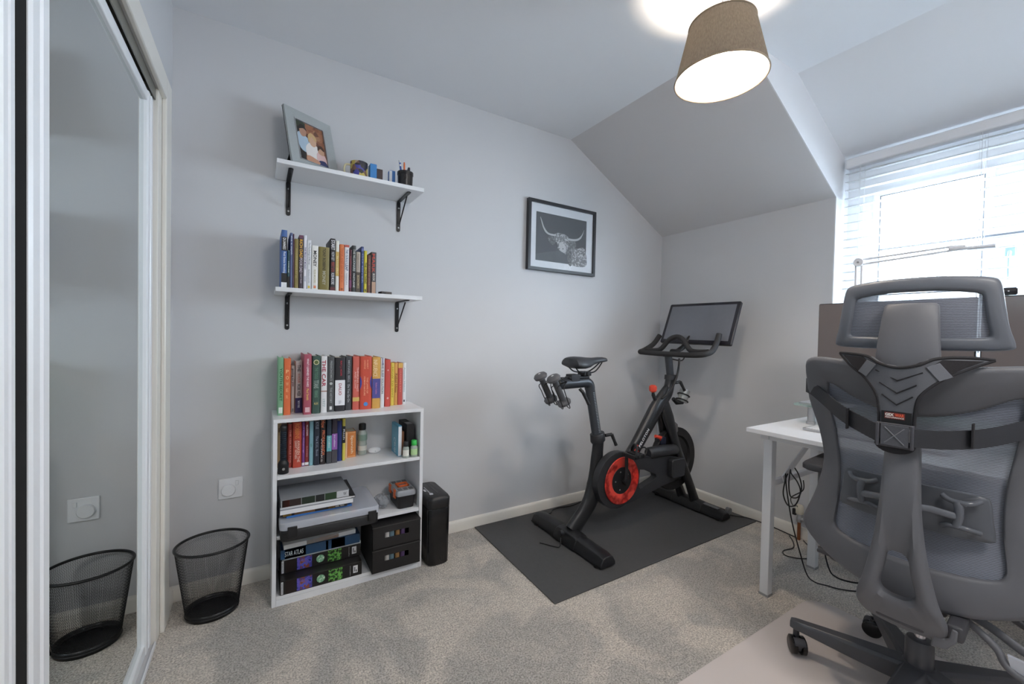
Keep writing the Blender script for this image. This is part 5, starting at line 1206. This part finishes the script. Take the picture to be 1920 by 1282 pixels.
def harness():
    t = thing('posture_brace', 'grey and black padded posture brace strapped round the top of the chair back', 'brace', (1.75, .415, 0), math.radians(-85))
    wf = lambda u, z: -.347+1.0*max(0, abs(u)-.03)**1.25*1.15+.05*max(0, .93-z)*0
    up = [(-.150, 1.085), (-.12, 1.084), (-.082, 1.083), (-.050, 1.066), (-.008, 1.055), (.035, 1.066), (.056, 1.083), (.100, 1.086), (.148, 1.081)]
    lo = [(-.140, 1.070), (-.100, 1.040), (-.072, 1.020), (-.050, .985), (-.008, .975), (.036, .990), (.055, 1.020), (.085, 1.045), (.137, 1.074)]
    ctr = [(-.040, .90), (.027, .905)]
    # centre panel as a lofted grid: upper edge down to the lower tab
    def edge(pts, k, n=40): return smooth_poly([(u, 0, z) for u, z in pts], n, False)
    rows = []
    for r in range(13):
        f = r/12
        left = smooth_poly([(-.150, 0, 1.085), (-.118, 0, 1.052), (-.078, 0, 1.022), (-.050, 0, .982), (-.042, 0, .940), (-.041, 0, .900)], 60, False)
        right = smooth_poly([(.148, 0, 1.081), (.112, 0, 1.060), (.070, 0, 1.030), (.036, 0, .988), (.028, 0, .945), (.027, 0, .905)], 60, False)
        a, c = left[int(f*(len(left)-1))], right[int(f*(len(right)-1))]
        row = []
        for k in range(21):
            g = k/20; p = a.lerp(c, g); topz = None
            sag = (1.055+.030*min(1, (abs(p.x+.008)/.06)**1.6)) if abs(p.x+.008) < .15 else 1.09
            z = min(p.z, sag) if r < 6 else p.z
            row.append((p.x, wf(p.x, z), z))
        rows.append(row)
    b = B(); V = [[b.bm.verts.new(p) for p in r] for r in rows]
    for r0, r1 in zip(V, V[1:]):
        for j in range(20): b.bm.faces.new((r0[j], r0[j+1], r1[j+1], r1[j]))
    build('padded_panel', b, mat('brace_grey', '#5e6066', .6, noise=.06, bump=.2, bscale=700), t, solid=.006, soloff=1)
    felt = mat('brace_felt', '#2c2a2d', .95, noise=.4, nscale=300)
    edgem = mat('brace_edging', '#232226', .8)
    le = smooth_poly([(-.150, 0, 1.085), (-.118, 0, 1.052), (-.078, 0, 1.022), (-.050, 0, .982), (-.042, 0, .940), (-.041, 0, .900)], 60, False)
    re = smooth_poly([(.148, 0, 1.081), (.112, 0, 1.060), (.070, 0, 1.030), (.036, 0, .988), (.028, 0, .945), (.027, 0, .905)], 60, False)
    te = smooth_poly([(-.150, 0, 1.086), (-.115, 0, 1.085), (-.075, 0, 1.081), (-.045, 0, 1.064), (-.008, 0, 1.055), (.030, 0, 1.064), (.060, 0, 1.081), (.105, 0, 1.086), (.148, 0, 1.082)], 80, False)
    for nm, e in (('edging', le), ('edging', re), ('edging', te)):
        build(nm, B().tube([(p.x, wf(p.x, p.z)-.005, p.z) for p in e], .0040, 8), edgem, t)
    for s, q in ((-1, [(-.138, 1.080), (-.086, 1.079), (-.070, 1.064), (-.090, 1.034), (-.112, 1.052)]), (1, [(.134, 1.079), (.070, 1.079), (.054, 1.064), (.076, 1.038), (.104, 1.060)])):
        b = B(); b.rings([[(u, wf(u, z)-d, z) for u, z in q] for d in (.0070, .0100)]); build('felt_patch', b, felt, t)
        q2 = [(s*.070-.004, 1.072), (s*.048-.004, 1.060), (s*.070-.004, 1.026), (s*.092-.004, 1.038)]
        b = B(); b.rings([[(u, wf(u, z)-d, z) for u, z in q2] for d in (.0072, .0105)]); build('webbing_tab', b, mat('webbing_grey', '#6e7077', .4), t, bevel=.001)
    for zc in (1.022, .990, .960):
        w_ = .046 if zc > 1 else (.036 if zc > .97 else .030)
        build('stitched_chevron', B().tube([(-.007-w_, wf(-.007-w_, zc+.024)-.0078, zc+.024), (-.007, wf(0, zc)-.0078, zc), (-.007+w_, wf(w_-.007, zc+.024)-.0078, zc+.024)], .0016, 6), edgem, t)
    W0 = wf(0, .92)-.008
    build('label_patch', B().box(-.036, .022, W0-.0006, W0+.002, .912, .942), blackm, t)
    ll = build('brand_label', B().box(-.029, .010, W0-.0014, W0-.0006, .923, .939), mat('label_maroon', '#7a2c28', .6), t)
    text_part('lettering', 'GEX', (-.0195, W0-.0018, .9335), .017, .0075, (1, 0, 0), (0, 0, 1), col('f0eee8'), t, world=False, bold=.04)
    text_part('lettering', 'WAR', (.0, W0-.0018, .9335), .018, .0075, (1, 0, 0), (0, 0, 1), col('e8603c'), t, world=False, bold=.04)
    text_part('lettering', 'PERFORMANCE', (-.0095, W0-.0018, .9265), .036, .0035, (1, 0, 0), (0, 0, 1), col('f0eee8'), t, world=False, bold=.02)
    # buckle
    bz0, bz1 = .855, .908
    b = B(); Wb = W0-.004
    for x in (-.040, .026): b.box(x-.0035, x+.0035, Wb-.010, Wb+.006, bz0-.004, bz1+.004)
    b.box(-.040, .026, Wb-.006, Wb+.004, bz1-.002, bz1+.004); b.box(-.040, .026, Wb-.006, Wb+.004, bz0-.004, bz0+.002)
    build('buckle', b, mat('buckle_plastic', '#4a4a50', .35), t, bevel=.002)
    build('webbing_tab', B().box(-.034, .020, Wb-.008, Wb-.004, bz0, bz1), mat('webbing_dark', '#55565c', .7, noise=.25, nscale=500), t, bevel=.001)
    for a_, c_ in (((-.026, bz0+.006), (.012, bz1-.006)), ((.012, bz0+.006), (-.026, bz1-.006))):
        build('stitching', B().tube([(a_[0], Wb-.0085, a_[1]), (c_[0], Wb-.0085, c_[1])], .0012, 6), mat('stitch', '#77787e', .7), t)
    b = B(); P = [(-.046, .868)]+[(-.008+.040*math.cos(math.radians(a)), .858+.024*math.sin(math.radians(a))) for a in range(190, 351, 16)]+[(.034, .868)]
    b.rings([[(u, W0+d, z) for u, z in P] for d in (.001, -.003)]); build('lower_flap', b, edgem, t, bevel=.001)
    # waist strap both sides round to the front of the back rest
    def strap(pts, h):
        b = B(); rs = []
        n = len(pts)
        for i, p in enumerate(pts):
            a = Vector(pts[max(0, i-1)]); c = Vector(pts[min(n-1, i+1)]); d = (c-a).normalized(); nn = Vector((-d.y, d.x, 0)).normalized(); hh = h[i] if isinstance(h, list) else h
            p = Vector(p); rs.append([p+nn*.0018+Vector((0, 0, hh/2)), p-nn*.0018+Vector((0, 0, hh/2)), p-nn*.0018-Vector((0, 0, hh/2)), p+nn*.0018-Vector((0, 0, hh/2))])
        return b.rings(rs)
    wm = mat('webbing_black', '#2e2f34', .55, noise=.12, nscale=400)
    ls = smooth_poly([(-.040, Wb-.002, .882), (-.085, -.325, .893), (-.140, -.285, .912), (-.195, -.232, .940), (-.240, -.196, .965), (-.266, -.170, .972), (-.272, -.120, .965), (-.262, -.07, .955)], 56, False)
    build('waist_strap', strap(ls, .045), wm, t)
    rs_ = smooth_poly([(.026, Wb-.002, .882), (.080, -.330, .884), (.140, -.285, .896), (.195, -.232, .920), (.240, -.196, .945), (.266, -.170, .955), (.272, -.120, .955), (.262, -.07, .950)], 56, False)
    build('waist_strap', strap(rs_, .045), wm, t)
    fr = smooth_poly([(-.262, -.07, .955), (-.18, -.155, .95), (0, -.205, .95), (.18, -.155, .95), (.262, -.07, .950)], 40, False)
    build('front_strap', strap(fr, .045), wm, t)
    for u in (-.118, .122): build('strap_keeper', B().box(u-.002, u+.002, -.318, -.302, .872, .930), edgem, t, bevel=.0008)
harness()
# clear protective mat below the chair
pm = rrect(.88, 2.075, -.30, .838, .09, 8)
tag(build('chair_mat', B().prism(pm, .0008, .0035, 'xy'), floormatm, origin=(1.47, .27, .001)), 'large translucent floor protector with rounded corners under the office chair', 'mat')
# ------------------------------------------------------------------ desk and what stands on it
DT = .738
def desk():
    t = thing('desk', 'white desk with square metal legs below the dormer window', 'desk', (2.11, .42, 0))
    K = dict(world=True)
    build('desk_top', B().box(1.81, 2.43, -.37, 1.0, DT-.018, DT), whitem, t, bevel=.0015, **K)
    for x, y in ((1.912, .95), (2.345, .95), (1.912, -.32), (2.345, -.32)):
        l = build('leg', B().box(x-.018, x+.018, y-.018, y+.018, .006, DT-.045), whitemetal, t, bevel=.002, **K)
        build('foot_cap', B().box(x-.0195, x+.0195, y-.0195, y+.0195, .0, .010), mat('foot_grey', '#9a9a9c', .6), l, **K)
    for y in (.95, -.32):
        build('side_rail', B().box(1.93, 2.327, y-.010, y+.010, .478, .503), whitemetal, t, bevel=.002, **K)
        d = Vector((2.285-2.0, 0, .66-.50)); L_ = d.length; a = math.atan2(d.z, d.x)
        build('diagonal_brace', B().cbox(((2.285+2.0)/2, y-.014, .58), (L_, .006, .030), Matrix.Rotation(-a, 3, 'Y')), whitemetal, t, **K)
        build('top_rail', B().box(1.86, 2.40, y-.018, y+.018, DT-.045, DT-.019), whitemetal, t, bevel=.002, **K)
    for x in (1.872, 2.385): build('long_rail', B().box(x-.012, x+.012, -.30, .93, DT-.045, DT-.019), whitemetal, t, bevel=.002, **K)
desk()
def riser():
    t = thing('monitor_riser', 'glass monitor riser on silver feet on the desk by the chair', 'riser', (2.24, .36, DT)); K = dict(world=True)
    build('glass_shelf', B().prism(rrect(2.12, 2.37, -.16, .962, .015), DT+.082, DT+.090, 'xy'), deskglass, t, **K)
    for x in (2.16, 2.33):
        for y in (.90, .40, -.10): build('foot', B().lathe([(.018, DT+.001), (.018, DT+.012), (.0145, DT+.014), (.0145, DT+.074), (.018, DT+.076), (.018, DT+.0815)], (x, y, 0), n=24), silver, t, **K)
riser()
tag(build('tablet', B().prism(rrect(2.135, 2.30, .765, .945, .01), DT+.0905, DT+.0985, 'xy'), silver, bevel=.001, origin=(2.2, .82, DT+.0905)), 'thin silver tablet lying on the glass riser', 'tablet')
def kb():
    t = thing('keyboard', 'slim silver keyboard lying on the desk in front of the glass riser', 'keyboard', (2.04, .62, DT))
    build('case', B().prism(rrect(-.055, .055, -.20, .24, .008), .001, .010, 'xy'), silver, t, bevel=.001)
    b = B()
    for i in range(5):
        for j in range(20): b.box(-.050+i*.0205, -.033+i*.0205, -.190+j*.021, -.172+j*.021, .010, .0125)
    build('keys', b, whitem, t)
kb()
def monitor(y0, y1, z0, z1, label, webcam=False):
    x = 2.235; yc = (y0+y1)/2
    t = thing('monitor', label, 'monitor', (x, yc, DT+.0905), 0, None); K = dict(world=True)
    build('housing', B().prism([(y0+p, z) for p, z in ()] or rrect(y0, y1, z0, z1, .006), x+.004, x+.024, 'yz'), blackm, t, bevel=.003, **K)
    build('rear_bulge', B().prism(rrect(y0+.10, y1-.10, z0+.06, z1-.06, .02), x+.023, x+.050, 'yz'), blackm, t, bevel=.006, **K)
    build('screen', B().box(x, x+.0045, y0+.004, y1-.004, z0+.014, z1-.004), mat('screen_reflection_grey', '#655e5d', .28, noise=.02, spec=.6), t, **K)  # grey base colour carries the room's reflection and haze; the panel is black
    build('chin', B().box(x, x+.0045, y0+.002, y1-.002, z0, z0+.0135), blackm, t, **K)
    b = B(); b.box(x+.045, x+.060, yc-.03, yc+.03, DT+.1, z0+.14); build('stand_neck', b, blackm, t, bevel=.004, **K)
    build('stand_foot', B().prism(rrect(x-.07, x+.11, yc-.10, yc+.10, .03), DT+.0908, DT+.101, 'xy'), blackm, t, bevel=.003, **K)
monitor(.412, .916, .985, 1.292, 'dark blank monitor on the glass riser showing left of the headrest')
monitor(-.135, .402, .985, 1.292, 'dark blank monitor with a small webcam perched on its top edge')
def webcam():
    t = thing('webcam', 'small black webcam clipped on the top edge of a monitor', 'webcam', (2.238, .358, 1.2925))
    b = B(); b.tube([(0, -.040, .014), (0, -.036, .014), (0, .036, .014), (0, .040, .014)], [.009, .0135, .0135, .009], 20); build('body', b, mat('webcam_black', '#232328', .3), t)
    build('lens', B().cyl((-.0145, 0, .014), (-.012, 0, .014), .007), blackg, t)
    build('indicator', B().cyl((-.0142, -.020, .014), (-.012, -.020, .014), .0022), col('c8ccd0'), t)
    build('clip', B().box(-.005, .012, -.018, .018, .0003, .004), blackm, t)
webcam()
def desk_lamp():
    t = thing('swing_arm_lamp', 'white swing-arm desk lamp with a long double arm before the blind', 'desk lamp', (2.40, .825, DT)); K = dict(world=True)
    wm_ = mat('lamp_arm_white', '#ecedf2', .35); X0 = 2.447
    b = B(); b.cyl((X0, .836, DT-.06), (X0, .836, DT+.05), .011); b.box(X0-.05, X0+.012, .812, .862, DT+.0005, DT+.012); b.box(X0-.012, X0+.012, .812, .862, DT-.06, DT)
    build('clamp', b, wm_, t, bevel=.001, **K)
    a, e, h = Vector((X0, .836, DT+.05)), Vector((X0, .840, 1.498)), Vector((X0-.01, .515, 1.512))
    b = B()
    for d in (-.011, .011): b.cyl(a+Vector((0, d, 0)), e+Vector((0, d, 0)), .0050, n=12)
    build('lower_arm', b, wm_, t, **K)
    b = B()
    for d in (-.011, .011): b.cyl(e+Vector((0, 0, d)), h+Vector((0, 0, d*.7)), .0050, n=12)
    build('upper_arm', b, wm_, t, **K)
    build('elbow', B().tube([e+Vector((-.013, 0, 0)), e+Vector((.013, 0, 0))], .020, 24), wm_, t, bevel=.002, **K)
    build('elbow_bolt', B().tube([e+Vector((-.016, 0, 0)), e+Vector((-.012, 0, 0))], .0045, 12), silver, t, **K)
    build('head_joint', B().tube([h+Vector((0, .02, 0)), h+Vector((0, -.028, -.003))], [.013, .011], 18), wm_, t, bevel=.002, **K)
    build('lamp_head', B().tube([h+Vector((0, -.02, -.004)), h+Vector((0, -.04, -.008)), h+Vector((0, -.11, -.010))], [.010, .016, .016], 20, flat=.55, upv=(1, 0, 0)), wm_, t, **K)
desk_lamp()
# cables below the desk and the radiator pipe beside the wall
CB = mat('cable_black', '#1d1d20', .5)
def cable(label, pts, r=.0028):
    o = build('cable', B().tube(smooth_poly(pts, 110, False), r, 8), CB, origin=pts[0]); tag(o, label, 'cable', 'cables under the desk')
cable('black cable hanging in two loops from the desk brace', [(2.03, .930, .520), (2.00, .925, .50), (1.985, .925, .44), (2.03, .925, .38), (2.10, .925, .37), (2.14, .925, .42), (2.11, .925, .47), (2.05, .925, .52), (2.03, .92, .54), (2.02, .92, .48), (2.04, .92, .42), (2.11, .92, .405), (2.15, .925, .44), (2.13, .93, .50), (2.10, .934, .535)])
cable('long black cable falling from the desk brace and curving over the carpet below the chair', [(2.01, .930, .525), (2.015, .925, .45), (2.06, .92, .30), (2.12, .91, .15), (2.17, .90, .04), (2.20, .88, .006), (2.22, .84, .0045), (2.24, .80, .0045), (2.28, .76, .0045), (2.33, .73, .0045), (2.40, .70, .0045)])
cable('second dark cable lying in a wider curve on the carpet behind the desk leg', [(2.36, .915, .22), (2.355, .905, .10), (2.35, .88, .02), (2.34, .85, .0045), (2.345, .81, .0045), (2.38, .77, .0045), (2.44, .74, .0045)], .0035)
cable('thin black lead dropping from the looped cable to the plug by the wall', [(2.165, .925, .47), (2.175, .93, .42), (2.20, .99, .36), (2.38, 1.06, .26), (2.56, 1.12, .20), (2.597, 1.137, .168)], .0024)
cable('black cable making a small loop on the carpet near the radiator pipe', [(2.595, 1.17, .0042), (2.53, 1.12, .0042), (2.46, 1.09, .0042), (2.38, 1.10, .0042), (2.34, 1.07, .0042), (2.37, 1.02, .0042), (2.43, .99, .0042), (2.50, 1.01, .0042), (2.56, 1.06, .0042), (2.60, 1.10, .0042)], .0026)
def rad_valve():
    t = thing('radiator_valve', 'radiator valve with cream cap on a copper pipe by the right wall', 'valve', (2.60, 1.125, 0)); K = dict(world=True)
    build('copper_pipe', B().cyl((2.60, 1.125, .0), (2.60, 1.125, .105), .0085), mat('copper', '#9a6244', .35, .7, noise=.3), t, **K)
    build('valve_body', B().lathe([(.012, .10), (.015, .105), (.015, .125), (.011, .130), (.011, .148)], (2.60, 1.125, 0), n=24), silver, t, **K)
    build('valve_tail', B().cyl((2.60, 1.125, .118), (2.60, 1.075, .118), .010), silver, t, **K)
    build('valve_cap', B().lathe([(.017, .146), (.020, .150), (.019, .190), (.014, .196)], (2.60, 1.125, 0), n=24), mat('cream_cap', '#dcd6c6', .4), t, **K)
    build('cable_plug', B().box(2.585, 2.600, 1.138, 1.156, .135, .170), CB, t, bevel=.002, **K)
rad_valve()
